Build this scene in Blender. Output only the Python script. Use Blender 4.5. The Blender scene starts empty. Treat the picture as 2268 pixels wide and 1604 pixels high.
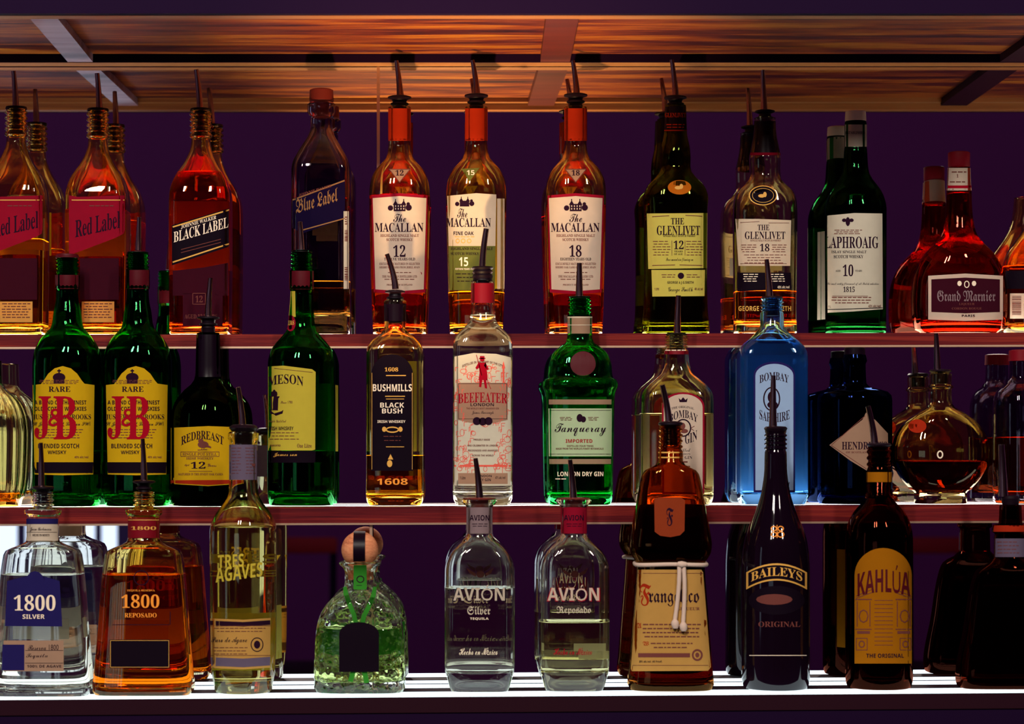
import bpy, bmesh, math, random
from mathutils import Vector
random.seed(7)
SC = bpy.context.scene
COL = SC.collection
PI = math.pi

# ------------------------------------------------------------------ camera, world, light, exposure
F, VX, VY = 5000.0, 1010.0, 1000.0           # focal length and vanishing point in pixels of the 2268x1604 frame
cam = bpy.data.cameras.new('camera'); camo = bpy.data.objects.new('camera', cam); COL.objects.link(camo)
camo.location = (0, 0, 0); camo.rotation_euler = (PI/2, 0, 0)
cam.sensor_width = 36; cam.lens = F/2268*36
cam.shift_x = (1134-VX)/2268; cam.shift_y = (VY-802)/2268
cam.clip_start = .05; cam.clip_end = 50
cam.dof.use_dof = True; cam.dof.focus_distance = 2.99; cam.dof.aperture_fstop = 6.3
SC.camera = camo
W = bpy.data.worlds.new('dark_bar_room'); SC.world = W; W.use_nodes = True
bg = W.node_tree.nodes['Background']; bg.inputs[0].default_value = (.55, .12, .70, 1); bg.inputs[1].default_value = .0245
SC.view_settings.view_transform = 'Standard'; SC.view_settings.look = 'None'
SC.view_settings.gamma = 1; SC.view_settings.use_curve_mapping = False; SC.view_settings.exposure = 0
cy = SC.cycles
cy.max_bounces = 24; cy.transmission_bounces = 24; cy.glossy_bounces = 8; cy.diffuse_bounces = 3; cy.transparent_max_bounces = 8
cy.caustics_reflective = False; cy.caustics_refractive = True; cy.blur_glossy = .5
cy.sample_clamp_indirect = 3.0; cy.adaptive_threshold = .02

def lamp(name, kind, loc, target, power, col, **kw):
    l = bpy.data.lights.new(name, kind); l.energy = power; l.color = col
    for k, v in kw.items(): setattr(l, k, v)
    o = bpy.data.objects.new(name, l); COL.objects.link(o); o.location = loc
    o.rotation_euler = (Vector(target)-Vector(loc)).to_track_quat('-Z', 'Y').to_euler()
    return o
# ceiling lamps of the bar room, behind the photographer, plus an added wall fill
lamp('bar_pendant_lamp', 'AREA', (-.95, .1, 1.85), (0, 3, .05), 50, (1, .90, .80), shape='RECTANGLE', size=.12, size_y=.9)
lamp('bar_pendant_lamp', 'AREA', (-.50, .1, 1.85), (0, 3, .05), 50, (1, .90, .80), shape='RECTANGLE', size=.12, size_y=.9)
lamp('bar_pendant_lamp', 'AREA', (1.5, -.2, 1.9), (.3, 3, .05), 46, (1, .88, .76), shape='RECTANGLE', size=.2, size_y=.8)
lamp('rear_wall_fill', 'AREA', (0, -.9, 2.5), (0, -3, .2), 3.2, (1, .86, .92), shape='RECTANGLE', size=7, size_y=.6)  # added unseen fill that lifts the rear wall shown in the mirrors
# unseen warm fill spot, added to brighten the canopy's underside
lamp('warm_canopy_fill', 'SPOT', (-.12, 2.42, -.42), (.02, 2.86, .53), 125, (1, .64, .28), spot_size=math.radians(40), spot_blend=1.0, shadow_soft_size=.02)


# ------------------------------------------------------------------ materials
def mat(name, col=(.8, .8, .8), rough=.5, metal=0, spec=.25, **kw):
    m = bpy.data.materials.new(name); m.use_nodes = True
    b = m.node_tree.nodes['Principled BSDF']
    b.inputs['Base Color'].default_value = (*col, 1); b.inputs['Roughness'].default_value = rough
    b.inputs['Metallic'].default_value = metal; b.inputs['Specular IOR Level'].default_value = spec
    for k, v in kw.items(): b.inputs[k].default_value = v
    return m
def srgb(r, g, b):
    f = lambda c: (c/255/12.92) if c <= 10 else ((c/255+.055)/1.055)**2.4
    return (f(r), f(g), f(b))
def glass(name, col, ior=1.5, rough=0.0, wavy=0):
    m = bpy.data.materials.new(name); m.use_nodes = True; nt = m.node_tree; nt.nodes.clear()
    g = nt.nodes.new('ShaderNodeBsdfGlass'); g.inputs['Color'].default_value = (*col, 1)
    g.inputs['IOR'].default_value = ior; g.inputs['Roughness'].default_value = rough
    o = nt.nodes.new('ShaderNodeOutputMaterial'); nt.links.new(g.outputs[0], o.inputs[0])
    if wavy:
        n = nt.nodes.new('ShaderNodeTexNoise'); n.inputs['Scale'].default_value = 70; n.inputs['Detail'].default_value = 1
        bp = nt.nodes.new('ShaderNodeBump'); bp.inputs['Strength'].default_value = wavy; bp.inputs['Distance'].default_value = .012
        tc = nt.nodes.new('ShaderNodeTexCoord')
        nt.links.new(tc.outputs['Object'], n.inputs['Vector']); nt.links.new(n.outputs['Fac'], bp.inputs['Height']); nt.links.new(bp.outputs[0], g.inputs['Normal'])
    return m
def paper(name, col, tl=.45, noise=.06):
    """label paper: scatters back and lets some light through"""
    m = bpy.data.materials.new(name); m.use_nodes = True; nt = m.node_tree; nt.nodes.clear()
    d = nt.nodes.new('ShaderNodeBsdfDiffuse'); t = nt.nodes.new('ShaderNodeBsdfTranslucent')
    mx = nt.nodes.new('ShaderNodeMixShader'); mx.inputs[0].default_value = tl
    o = nt.nodes.new('ShaderNodeOutputMaterial'); tc = nt.nodes.new('ShaderNodeTexCoord')
    n = nt.nodes.new('ShaderNodeTexNoise'); n.inputs['Scale'].default_value = 90
    r = nt.nodes.new('ShaderNodeMapRange'); r.inputs['To Min'].default_value = 1-noise; r.inputs['To Max'].default_value = 1+noise
    h = nt.nodes.new('ShaderNodeHueSaturation'); h.inputs['Color'].default_value = (*col, 1)
    L = nt.links.new
    L(tc.outputs['Object'], n.inputs['Vector']); L(n.outputs['Fac'], r.inputs[0]); L(r.outputs[0], h.inputs['Value'])
    L(h.outputs[0], d.inputs[0]); L(h.outputs[0], t.inputs[0]); L(d.outputs[0], mx.inputs[1]); L(t.outputs[0], mx.inputs[2]); L(mx.outputs[0], o.inputs[0])
    return m
def emit(name, col, s):
    m = bpy.data.materials.new(name); m.use_nodes = True; nt = m.node_tree; nt.nodes.clear()
    e = nt.nodes.new('ShaderNodeEmission'); e.inputs[0].default_value = (*col, 1); e.inputs[1].default_value = s
    o = nt.nodes.new('ShaderNodeOutputMaterial'); nt.links.new(e.outputs[0], o.inputs[0]); return m
def wood(name, stops, scale=(1.6, 30, 30), rough=.42, spec=.4):
    m = mat(name, (.3, .1, .04), rough, spec=spec); nt = m.node_tree; L = nt.links.new
    b = nt.nodes['Principled BSDF']
    tc = nt.nodes.new('ShaderNodeTexCoord'); mp = nt.nodes.new('ShaderNodeMapping'); mp.inputs['Scale'].default_value = scale
    n1 = nt.nodes.new('ShaderNodeTexNoise'); n1.inputs['Scale'].default_value = 1; n1.inputs['Detail'].default_value = 9; n1.inputs['Roughness'].default_value = .62; n1.inputs['Distortion'].default_value = .6
    mp2 = nt.nodes.new('ShaderNodeMapping'); mp2.inputs['Scale'].default_value = (scale[0]*3.5, scale[1]*9, scale[2]*9)
    n2 = nt.nodes.new('ShaderNodeTexNoise'); n2.inputs['Scale'].default_value = 1; n2.inputs['Detail'].default_value = 4
    mx = nt.nodes.new('ShaderNodeMix'); mx.data_type = 'FLOAT'; mx.inputs[0].default_value = .33
    cr = nt.nodes.new('ShaderNodeValToRGB'); e = cr.color_ramp.elements
    e[0].position, e[0].color = stops[0][0], (*stops[0][1], 1); e[1].position, e[1].color = stops[-1][0], (*stops[-1][1], 1)
    for p, c in stops[1:-1]:
        q = cr.color_ramp.elements.new(p); q.color = (*c, 1)
    L(tc.outputs['Object'], mp.inputs[0]); L(tc.outputs['Object'], mp2.inputs[0]); L(mp.outputs[0], n1.inputs['Vector']); L(mp2.outputs[0], n2.inputs['Vector'])
    L(n1.outputs['Fac'], mx.inputs[2]); L(n2.outputs['Fac'], mx.inputs[3]); L(mx.outputs[0], cr.inputs[0]); L(cr.outputs[0], b.inputs['Base Color'])
    bp = nt.nodes.new('ShaderNodeBump'); bp.inputs['Strength'].default_value = .15; bp.inputs['Distance'].default_value = .001
    L(n2.outputs['Fac'], bp.inputs['Height']); L(bp.outputs[0], b.inputs['Normal'])
    return m

M = {}
M['clear'] = glass('clear_glass', (.985, .98, .94))
M['yclear'] = glass('warm_clear_glass', (.97, .94, .78))
M['wavy'] = glass('hammered_clear_glass', (.98, .99, .92), wavy=.45)
M['aglass'] = glass('amber_tinted_glass', (.99, .91, .64))  # gold tint deepened to stand in for the canopy's warm reflection
M['ggrn'] = glass('green_glass', (.10, .62, .22))
M['ygrn'] = glass('olive_glass', (.42, .50, .12))
M['tgrn'] = glass('emerald_glass', (.16, .80, .36))
M['dgrn'] = glass('dark_green_glass', (.10, .22, .08))
M['blue'] = glass('sky_blue_glass', (.61, .84, 1), rough=.03)
M['brown'] = glass('brown_glass', (.78, .40, .14))
M['dbrown'] = glass('dark_brown_glass', (.36, .09, .05))
M['smoke'] = glass('smoky_glass', (.72, .68, .74))
M['water'] = glass('clear_spirit', (.99, .99, .985), 1.34)
M['gold'] = glass('golden_whisky', (.98, .70, .20), 1.35)
M['amber'] = glass('amber_whisky', (.99, .52, .12), 1.35)
M['red'] = glass('red_amber_whisky', (.96, .26, .06), 1.35)
M['pale'] = glass('pale_gold_spirit', (.97, .945, .74), 1.35)
M['mred'] = glass('maroon_tinted_glass', (.80, .30, .20))
M['deepred'] = glass('deep_red_liqueur', (.90, .20, .07), 1.35)
M['maroonp'] = paper('maroon_paper', srgb(58, 16, 30), .2)
M['lgrn'] = glass('bottle_green_glass', (.07, .33, .14))
M['grnliq'] = glass('spirit_tinted_green', (.84, .91, .62), 1.35)
M['orangep'] = paper('orange_paper', srgb(225, 120, 30))
M['sealp'] = paper('rust_brown_paper', srgb(140, 56, 30), .2)
M['brownp'] = paper('dark_brown_paper', srgb(60, 26, 18), .2)
M['navy2'] = paper('near_black_blue_paper', srgb(22, 13, 44), .2)
M['orange'] = glass('orange_liqueur', (.92, .22, .05), 1.35)
M['cream'] = paper('cream_paper', srgb(234, 216, 194))
M['white'] = paper('white_paper', srgb(238, 228, 206))
M['yellow'] = paper('yellow_paper', srgb(240, 190, 30))
M['pyellow'] = paper('pale_yellow_paper', srgb(238, 222, 105))
M['jyellow'] = paper('straw_paper', srgb(232, 208, 74))
M['kyellow'] = paper('ochre_paper', srgb(192, 118, 20))
M['goldp'] = paper('gold_paper', srgb(225, 170, 90))
M['olivep'] = paper('olive_green_paper', srgb(120, 125, 60))
M['greyp'] = paper('grey_paper', srgb(160, 135, 140))
M['lav'] = paper('lavender_grey_paper', srgb(120, 105, 130))
M['taupe'] = paper('taupe_paper', srgb(190, 150, 125))
M['pink'] = paper('pink_print', srgb(235, 130, 110))
M['mint'] = paper('pale_mint_paper', srgb(215, 232, 190))
M['sky'] = paper('pale_blue_print', srgb(182, 214, 255))
M['redp'] = paper('dark_red_paper', srgb(150, 20, 45), .3)
M['redcap'] = paper('orange_red_capsule', srgb(172, 46, 24), .3)
M['navy'] = paper('navy_paper', srgb(38, 32, 90), .2)
M['black'] = mat('black_print', srgb(15, 4, 17), .7, spec=.05)
M['ink'] = mat('dark_ink', srgb(34, 10, 30), .8, spec=.05)
M['rink'] = mat('red_ink', srgb(150, 4, 28), .8, spec=.05)
M['gink'] = mat('gold_ink', srgb(215, 160, 75), .5, spec=.15)
M['wink'] = mat('cream_ink', srgb(235, 215, 190), .6)
M['bink'] = mat('brown_ink', srgb(105, 55, 50), .8, spec=.05)
M['dimgold'] = mat('dim_gold_ink', srgb(132, 92, 56), .6, spec=.08)
M['pinkink'] = mat('pink_ink', srgb(222, 90, 75), .8, spec=.05)
M['oink'] = mat('orange_ink', srgb(235, 140, 40), .6)
M['chrome'] = mat('pour_spout_steel', (.24, .13, .14), .2, 1)
M['rubber'] = mat('black_rubber', srgb(18, 5, 16), .45, spec=.15)
M['redplastic'] = mat('red_plastic', srgb(112, 8, 24), .5, spec=.12)
M['dredplastic'] = mat('dark_red_cap', srgb(74, 7, 20), .5, spec=.12)
M['brcork'] = mat('brown_stopper', srgb(120, 40, 36), .6)
M['blackcap'] = mat('black_capsule', srgb(16, 4, 17), .35, spec=.12)
M['whitecap'] = mat('white_cap', srgb(232, 218, 196), .45)
M['cork'] = wood('cork', [(.35, srgb(150, 80, 56)), (.5, srgb(205, 128, 90)), (.7, srgb(228, 158, 112))], scale=(40, 40, 90), rough=.8, spec=.1)
M['blackgl'] = mat('black_glass', srgb(14, 4, 14), .05, spec=.4)
M['nvgl'] = glass('blue_black_glass', (.05, .10, .30))
M['cord'] = mat('white_cord', srgb(200, 175, 160), .8)
M['ribbon'] = paper('green_ribbon', srgb(60, 150, 50), .4)
M['shelfwood'] = wood('dark_red_shelf_wood', [(.32, srgb(54, 8, 20)), (.52, srgb(98, 22, 26)), (.7, srgb(150, 50, 34))], scale=(3, 90, 90), spec=.1)
M['darkwood'] = mat('dark_stained_wood', srgb(36, 9, 22), .6, spec=.08)
M['canopywood'] = wood('orange_brown_canopy_wood', [(.36, srgb(30, 4, 20)), (.45, srgb(72, 18, 22)), (.53, srgb(126, 56, 18)), (.66, srgb(180, 116, 36))], scale=(2.6, 24, 24))
M['redwood'] = wood('red_brown_rib_wood', [(.35, srgb(66, 18, 20)), (.65, srgb(100, 38, 26))])
M['sheenwood'] = wood('window_sheen_rib_wood', [(.35, srgb(140, 110, 130)), (.65, srgb(190, 160, 175))], rough=.25)  # left rib's lavender window sheen, put into the wood colour
M['trimwood'] = wood('canopy_trim_wood', [(.3, srgb(112, 58, 32)), (.7, srgb(180, 122, 66))])
M['darkpanel'] = mat('black_wood_and_shade', srgb(26, 8, 38), .7, spec=.04)  # dark wood, and painted shade on the canopy's front faces
M['metal'] = mat('brass_edge_strip', srgb(235, 195, 165), .35, 1)
M['toppanel'] = emit('bright_lit_acrylic', (1, .92, .80), 12.0)
M['panel'] = emit('lit_white_acrylic', (1, .93, .82), 7.5)
M['lpanel'] = emit('lit_cool_acrylic', (.80, .95, 1), 1.9)
M['mirror'] = mat('mirror_glass', (.93, .90, .93), 0.0, 1)
M['wall'] = mat('plum_painted_wall', srgb(146, 84, 150), .9, spec=.05)
M['pane'] = emit('daylit_window_pane', (.66, .80, 1), 1.5)
M['blind'] = mat('grey_blue_blind', srgb(120, 130, 175), .8)
M['leather'] = mat('red_brown_leather', srgb(150, 40, 36), .5)

# ------------------------------------------------------------------ helpers
def tag(o, label=None, cat=None, group=None, kind=None):
    if label: o['label'] = label
    if cat: o['category'] = cat
    if group: o['group'] = group
    if kind: o['kind'] = kind
    return o
def link(name, bm, m, parent=None, smooth=None, recalc=True):
    if recalc: bmesh.ops.recalc_face_normals(bm, faces=bm.faces[:])
    me = bpy.data.meshes.new(name); bm.to_mesh(me); bm.free()
    if m is not None: me.materials.append(m)
    if smooth is not None:
        me.polygons.foreach_set('use_smooth', [True]*len(me.polygons)); me.set_sharp_from_angle(angle=math.radians(smooth))
    o = bpy.data.objects.new(name, me); COL.objects.link(o)
    if parent is not None: o.parent = parent
    return o
def box(bm, x0, x1, y0, y1, z0, z1, bevel=0):
    r = bmesh.ops.create_cube(bm, size=1)
    for v in r['verts']:
        v.co = Vector(((x0+x1)/2+v.co.x*(x1-x0), (y0+y1)/2+v.co.y*(y1-y0), (z0+z1)/2+v.co.z*(z1-z0)))
    if bevel:
        es = list({e for v in r['verts'] for e in v.link_edges})
        bmesh.ops.bevel(bm, geom=es, offset=bevel, segments=2, affect='EDGES', profile=.7)
    return r['verts']
def px2w(px, py, d): return Vector(((px-VX)*d/F, d, (VY-py)*d/F))

def tube(bm, pts, rads, seg=16, cap=True):
    rings = []
    for i, p in enumerate(pts):
        p = Vector(p); a = Vector(pts[max(0, i-1)]); b = Vector(pts[min(len(pts)-1, i+1)])
        t = (b-a).normalized(); u = t.cross(Vector((0, 1, 0)));
        if u.length < .05: u = t.cross(Vector((1, 0, 0)))
        u.normalize(); w = t.cross(u)
        rings.append([bm.verts.new(p+(u*math.cos(k*2*PI/seg)+w*math.sin(k*2*PI/seg))*rads[i]) for k in range(seg)])
    for a, b in zip(rings, rings[1:]):
        for k in range(seg): bm.faces.new((a[k], a[(k+1) % seg], b[(k+1) % seg], b[k]))
    if cap: bm.faces.new(rings[0]); bm.faces.new(rings[-1][::-1])

SEG = 64
TH = [2*PI*(k+.5)/SEG for k in range(SEG)]
def loft(bm, rings, cx=0, cy_=0):
    """rings: (z, hw, hd, n); a ring with hw 0 is a point"""
    prev = None
    for (z, hw, hd, n) in rings:
        if hw <= 1e-6: cur = bm.verts.new((cx, cy_, z))
        else:
            cur = []
            for t in TH:
                c, s = math.cos(t), math.sin(t)
                r = 1/((abs(c)**n+abs(s)**n)**(1/n))
                cur.append(bm.verts.new((cx+hw*r*c, cy_+hd*r*s, z)))
        if prev is not None:
            if isinstance(prev, list) and isinstance(cur, list):
                for k in range(SEG): bm.faces.new((prev[k], prev[(k+1) % SEG], cur[(k+1) % SEG], cur[k]))
            else:
                pt, rg = (prev, cur) if isinstance(cur, list) else (cur, prev)
                for k in range(SEG): bm.faces.new((pt, rg[k], rg[(k+1) % SEG]))
        prev = cur

def pchip(xs, ys, x):
    n = len(xs)
    if x <= xs[0]: return ys[0]
    if x >= xs[-1]: return ys[-1]
    i = 0
    while xs[i+1] < x: i += 1
    h = [xs[k+1]-xs[k] for k in range(n-1)]; d = [(ys[k+1]-ys[k])/h[k] for k in range(n-1)]
    def m(k):
        if k == 0: return d[0]
        if k == n-1: return d[-1]
        if d[k-1]*d[k] <= 0: return 0
        w1, w2 = 2*h[k]+h[k-1], h[k]+2*h[k-1]
        return (w1+w2)/(w1/d[k-1]+w2/d[k])
    t = (x-xs[i])/h[i]; a, b = m(i), m(i+1)
    return (2*t**3-3*t*t+1)*ys[i]+(t**3-2*t*t+t)*h[i]*a+(-2*t**3+3*t*t)*ys[i+1]+(t**3-t*t)*h[i]*b
def thread(y0, y1, hw, n=3, d=3):
    """screw ridges on a bottle neck"""
    out = []; p = (y1-y0)/n
    for i in range(n):
        out += [(y0+p*i+.12*p, hw-d), (y0+p*i+.35*p, hw), (y0+p*i+.62*p, hw), (y0+p*i+.86*p, hw-d)]
    return out

# ------------------------------------------------------------------ lettering
STY = {'b': (0x1D400, 0x1D41A, 0x1D7CE), 'f': (0x1D56C, 0x1D586, None), 's': (0x1D4D0, 0x1D4EA, None), 'n': (0x1D5D4, 0x1D5EE, 0x1D7EC)}
def sty(s, k):
    if not k: return s
    U, Lw, Dg = STY[k]; o = ''
    for c in s:
        if 'A' <= c <= 'Z': o += chr(U+ord(c)-65)
        elif 'a' <= c <= 'z': o += chr(Lw+ord(c)-97)
        elif '0' <= c <= '9' and Dg: o += chr(Dg+ord(c)-48)
        else: o += c
    return o
_tc = {}
def text2d(s):
    """-> (points, faces) of flat lettering, cached"""
    if s in _tc: return _tc[s]
    c = bpy.data.curves.new('lettering_curve', 'FONT'); c.body = s; c.resolution_u = 3
    o = bpy.data.objects.new('lettering_curve', c); COL.objects.link(o); bpy.context.view_layer.update()
    me = bpy.data.meshes.new_from_object(o.evaluated_get(bpy.context.evaluated_depsgraph_get()))
    r = ([(v.co.x, v.co.y) for v in me.vertices], [tuple(p.vertices) for p in me.polygons])
    bpy.data.objects.remove(o); bpy.data.curves.remove(c); bpy.data.meshes.remove(me)
    _tc[s] = r; return r
def T(s, x0, x1, y0, y1, st='b', arc=0, slope=0, shear=0):
    """lettering filling the pixel box x0..x1, y0..y1 -> list of (points, faces)"""
    pts, fs = text2d(sty(s, st))
    xs = [p[0] for p in pts]; ys = [p[1] for p in pts]; ax, bx, ay, by = min(xs), max(xs), min(ys), max(ys)
    out = []; xc = (x0+x1)/2
    for x, y in pts:
        u = (x-ax)/(bx-ax); v = (by-y)/max(1e-6, by-ay)
        X = x0+u*(x1-x0)+shear*(.5-v)*(y1-y0); Y = y0+v*(y1-y0)
        q = (X-xc)/((x1-x0)/2); Y += arc*q*q+slope*(X-xc)
        out.append((X, Y))
    return (out, fs)
def rect(x0, y0, x1, y1, slope=0, xc=None):
    xc = (x0+x1)/2 if xc is None else xc
    return [(x0, y0+slope*(x0-xc)), (x1, y0+slope*(x1-xc)), (x1, y1+slope*(x1-xc)), (x0, y1+slope*(x0-xc))]
def ell(cx, cy__, rx, ry, n=28): return [(cx+rx*math.cos(2*PI*k/n), cy__+ry*math.sin(2*PI*k/n)) for k in range(n)]
def arch(x0, x1, yt, ys, yb, n=14):
    """rectangle with an arched top: top yt, shoulders ys, bottom yb"""
    c, r = (x0+x1)/2, (x1-x0)/2
    return [(c-r*math.cos(PI*k/n), ys-(ys-yt)*math.sin(PI*k/n)) for k in range(n+1)]+[(x1, yb), (x0, yb)]
def P(poly): return (poly, [tuple(range(len(poly)))])
def ring(cx, cy__, rx, ry, w, n=28):
    pts = []; fs = []
    for k in range(n):
        a = 2*PI*k/n; pts += [(cx+rx*math.cos(a), cy__+ry*math.sin(a)), (cx+(rx-w)*math.cos(a), cy__+(ry-w)*math.sin(a))]
    for k in range(n): a, b = 2*k, 2*((k+1) % n); fs.append((a, a+1, b+1, b))
    return (pts, fs)
def line(x0, y0, x1, y1, w=1.5):
    dx, dy = x1-x0, y1-y0; l = math.hypot(dx, dy); nx, ny = -dy/l*w/2, dx/l*w/2
    return P([(x0+nx, y0+ny), (x1+nx, y1+ny), (x1-nx, y1-ny), (x0-nx, y0-ny)])
def frame(x0, y0, x1, y1, w=2): return [line(x0, y0, x1, y0, w), line(x0, y1, x1, y1, w), line(x0, y0, x0, y1, w), line(x1, y0, x1, y1, w)]
def smallprint(x0, x1, y0, n, dy=6, h=2.2, seed=1, w=(5, 12), ragged=.1):
    """rows of print too fine to read in the photograph: word-shaped dashes"""
    r = random.Random(seed); out = []
    for i in range(n):
        m = (x1-x0)*ragged*r.random(); x = x0+m
        while x < x1-m-4:
            l = min(r.uniform(*w), x1-m-x); out.append(P(rect(x, y0+i*dy, x+l, y0+i*dy+h))); x += l+2.2
    return out
def barcode(x0, x1, y0, y1, seed=3):
    r = random.Random(seed); out = []; y = y0
    while y < y1: h = r.uniform(.8, 2.6); out.append(P(rect(x0, y, x1, y+h))); y += h+r.uniform(1, 2.2)
    return out

# ------------------------------------------------------------------ shelves' geometry (needed for the bottles' bases)
MY = {1: 3.10, 2: 2.992, 3: 2.887}           # mirror behind each step of the stepped shelving
SF = {1: 2.985, 2: 2.880, 3: 2.740}          # front edge of each shelf
SH = {1: (741, 736), 2: (1125, 1118), 3: (1549, 1533)}
def shelf_z(k, x):
    a, b = SH[k]; xl, xr = (0-VX)*SF[k]/F, (2268-VX)*SF[k]/F
    za, zb = (VY-a)*SF[k]/F, (VY-b)*SF[k]/F
    return za+(zb-za)*(x-xl)/(xr-xl)

class Bottle:
    def __init__(s, name, label, cat, shelf, cx, rows, yn, yb, n=2.0, dr=1.0, glassm='clear', liq=None, level=None,
                 Y=None, t=3.0, bt=9, group=None, solid=False, step=7, tr=2):
        s.Y = Y or {1: 3.026, 2: 2.925, 3: 2.800}[shelf]; s.px = s.Y/F; s.cx = cx; s.x0 = (cx-VX)*s.px
        s.zb = shelf_z(shelf, s.x0)+.0006
        s.root = bpy.data.objects.new(name, None); COL.objects.link(s.root); s.root.location = (s.x0, s.Y, s.zb)
        s.root.empty_display_size = .02
        tag(s.root, label, cat, group)
        ys = [r[0] for r in rows]; hs = [r[1] for r in rows]
        ybase = VY-s.zb/s.px
        if ys[-1] >= ybase-3: ys[-1] = ybase
        else: ys.append(ybase); hs.append(hs[-1])
        s.ybase = ybase
        # dense rows
        Ys = []
        for a, b, ha, hb in zip(ys, ys[1:], hs, hs[1:]):
            k = max(1, int((b-a)/step)) if abs(ha-hb) > .6 else max(1, int((b-a)/30))
            Ys += [a+(b-a)*i/k for i in range(k)]
        Ys.append(ys[-1])
        s.R = []
        for y in Ys:
            q = min(1, max(0, (y-yn)/max(1, yb-yn))); q = q*q*(3-2*q)
            hw = pchip(ys, hs, y)*s.px
            s.R.append(((VY-y)*s.px-s.zb, hw, hw*(1+(dr-1)*q), 2+(n-2)*q))   # local z
        t *= .001; s.t = t; bt *= .001
        b0 = s.R[-1]; r0 = tr*.001
        outer = s.R[:-1]
        while outer and outer[-1][0] < r0*1.1: outer.pop()
        outer += [(r0, b0[1], b0[2], b0[3]), (r0*.3, b0[1]-r0*.35, b0[2]-r0*.35, b0[3]), (0, b0[1]-r0*1.2, b0[2]-r0*1.2, b0[3]),
                  (0, b0[1]*.82, b0[2]*.82, b0[3]), (.0016, b0[1]*.6, b0[2]*.6, 2.2), (.0022, 0, 0, 2)]
        bm = bmesh.new()
        if solid:
            loft(bm, [(s.R[0][0], 0, 0, 2)]+outer)
        else:
            inn = [(z, hw-t, hd-t, n_) for (z, hw, hd, n_) in s.R if z > bt+.006]
            wi = inn[-1]
            s.inn = inn+[(bt+.005, wi[1], wi[2], wi[3]), (bt+.0015, wi[1]-.0012, wi[2]-.0012, wi[3]), (bt, wi[1]*.9, wi[2]*.9, wi[3]), (bt+.0008, wi[1]*.5, wi[2]*.5, 2.2), (bt+.0015, 0, 0, 2)]
            top = s.R[0]
            loft(bm, s.inn[::-1]+[(top[0]+.0006, top[1]-t*.6, top[2]-t*.6, top[3])]+outer)
        s.body = link('glass_body', bm, M[glassm], s.root, 42)
        if liq and not solid:
            zl = (VY-level)*s.px-s.zb; e = .00018
            rows_ = [(z, hw+e, hd+e, n_) for (z, hw, hd, n_) in s.inn if z < zl and hw > 0]
            a, bq = None, None
            hw, hd, nn = s.sec(zl); hw -= t; hd -= t
            bm = bmesh.new()
            loft(bm, [(zl, 0, 0, 2), (zl, hw*.8, hd*.8, nn), (zl+.0004, hw*.965, hd*.965, nn), (zl+.0012, hw+e, hd+e, nn)]+rows_[:-1]+[(s.inn[-3][0]-e, s.inn[-3][1], s.inn[-3][2], s.inn[-3][3]), (s.inn[-2][0]-e, s.inn[-2][1], s.inn[-2][2], 2.2), (s.inn[-1][0]-e, 0, 0, 2)])
            link('liquid', bm, M[liq], s.root, 42)
    def sec(s, z):
        R = s.R
        if z >= R[0][0]: return R[0][1:]
        for a, b in zip(R, R[1:]):
            if b[0] <= z <= a[0]:
                q = (a[0]-z)/max(1e-9, a[0]-b[0]); return tuple(a[i]+(b[i]-a[i])*q for i in (1, 2, 3))
        return R[-1][1:]
    def on(s, px, py, off, side=-1, extra=0):
        d = s.Y
        for _ in range(5):
            x = (px-VX)*d/F-s.x0; z = (VY-py)*d/F-s.zb
            hw, hd, n = s.sec(z); hw += extra; hd += extra
            u = min(abs(x)/hw, .975); w = (1-u**n)**(1/n); y = side*hd*w; d = s.Y+y
        sg = 1 if x >= 0 else -1; x = sg*u*hw
        nx = sg*u**(n-1)/hw; ny = side*w**(n-1)/hd; l = math.hypot(nx, ny)
        return Vector((x+nx/l*off, y+ny/l*off, z))
    def decal(s, name, shapes, m, off=.00025, side=-1, parent=None, extra=0, step=9, label=None, thick=0, zs=None):
        """wrap flat pixel shapes onto the bottle's surface"""
        if isinstance(shapes, tuple): shapes = [shapes]
        bm = bmesh.new()
        for pts, fs in shapes:
            vs = [bm.verts.new((x, y, 0)) for x, y in pts]
            for f in fs:
                try: bm.faces.new([vs[i] for i in f])
                except ValueError: pass
        big = [f for f in bm.faces if len(f.verts) > 4]
        if big: bmesh.ops.triangulate(bm, faces=big)
        xs = [v.co.x for v in bm.verts]; ys = [v.co.y for v in bm.verts]
        def cuts(lo, hi, st, axis):
            k = math.ceil(lo/st)*st
            while k < hi:
                g = bm.faces[:]+bm.edges[:]+bm.verts[:]
                co = (k, 0, 0) if axis == 0 else (0, k, 0); no = (1, 0, 0) if axis == 0 else (0, 1, 0)
                bmesh.ops.bisect_plane(bm, geom=g, plane_co=co, plane_no=no); k += st
        cuts(min(xs), max(xs), step, 0); cuts(min(ys), max(ys), zs or step*2, 1)
        for v in bm.verts: v.co = s.on(v.co.x, v.co.y, off, side, extra)
        bmesh.ops.recalc_face_normals(bm, faces=bm.faces[:])
        if thick:
            r = bmesh.ops.solidify(bm, geom=bm.faces[:], thickness=thick)
        par = parent if parent is not None else s.root
        o = link(name, bm, M[m] if isinstance(m, str) else m, par, 50, recalc=bool(thick))
        if label: o['label'] = label
        return o
    def label(s, poly, m, inks=(), name='label', side=-1, off=.00025, lab=None, border=None, extra=0):
        """a paper label and its lettering: inks = [(material, [shapes])]"""
        o = s.decal(name, P(poly), m, off=off, side=side, label=lab, extra=extra)
        k = 0
        for (im, shapes) in inks:
            k += 1
            s.decal('lettering', shapes, im, off=off+.0002+.00006*k, side=side, parent=o, step=12, zs=30, extra=extra)
        return o
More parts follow.
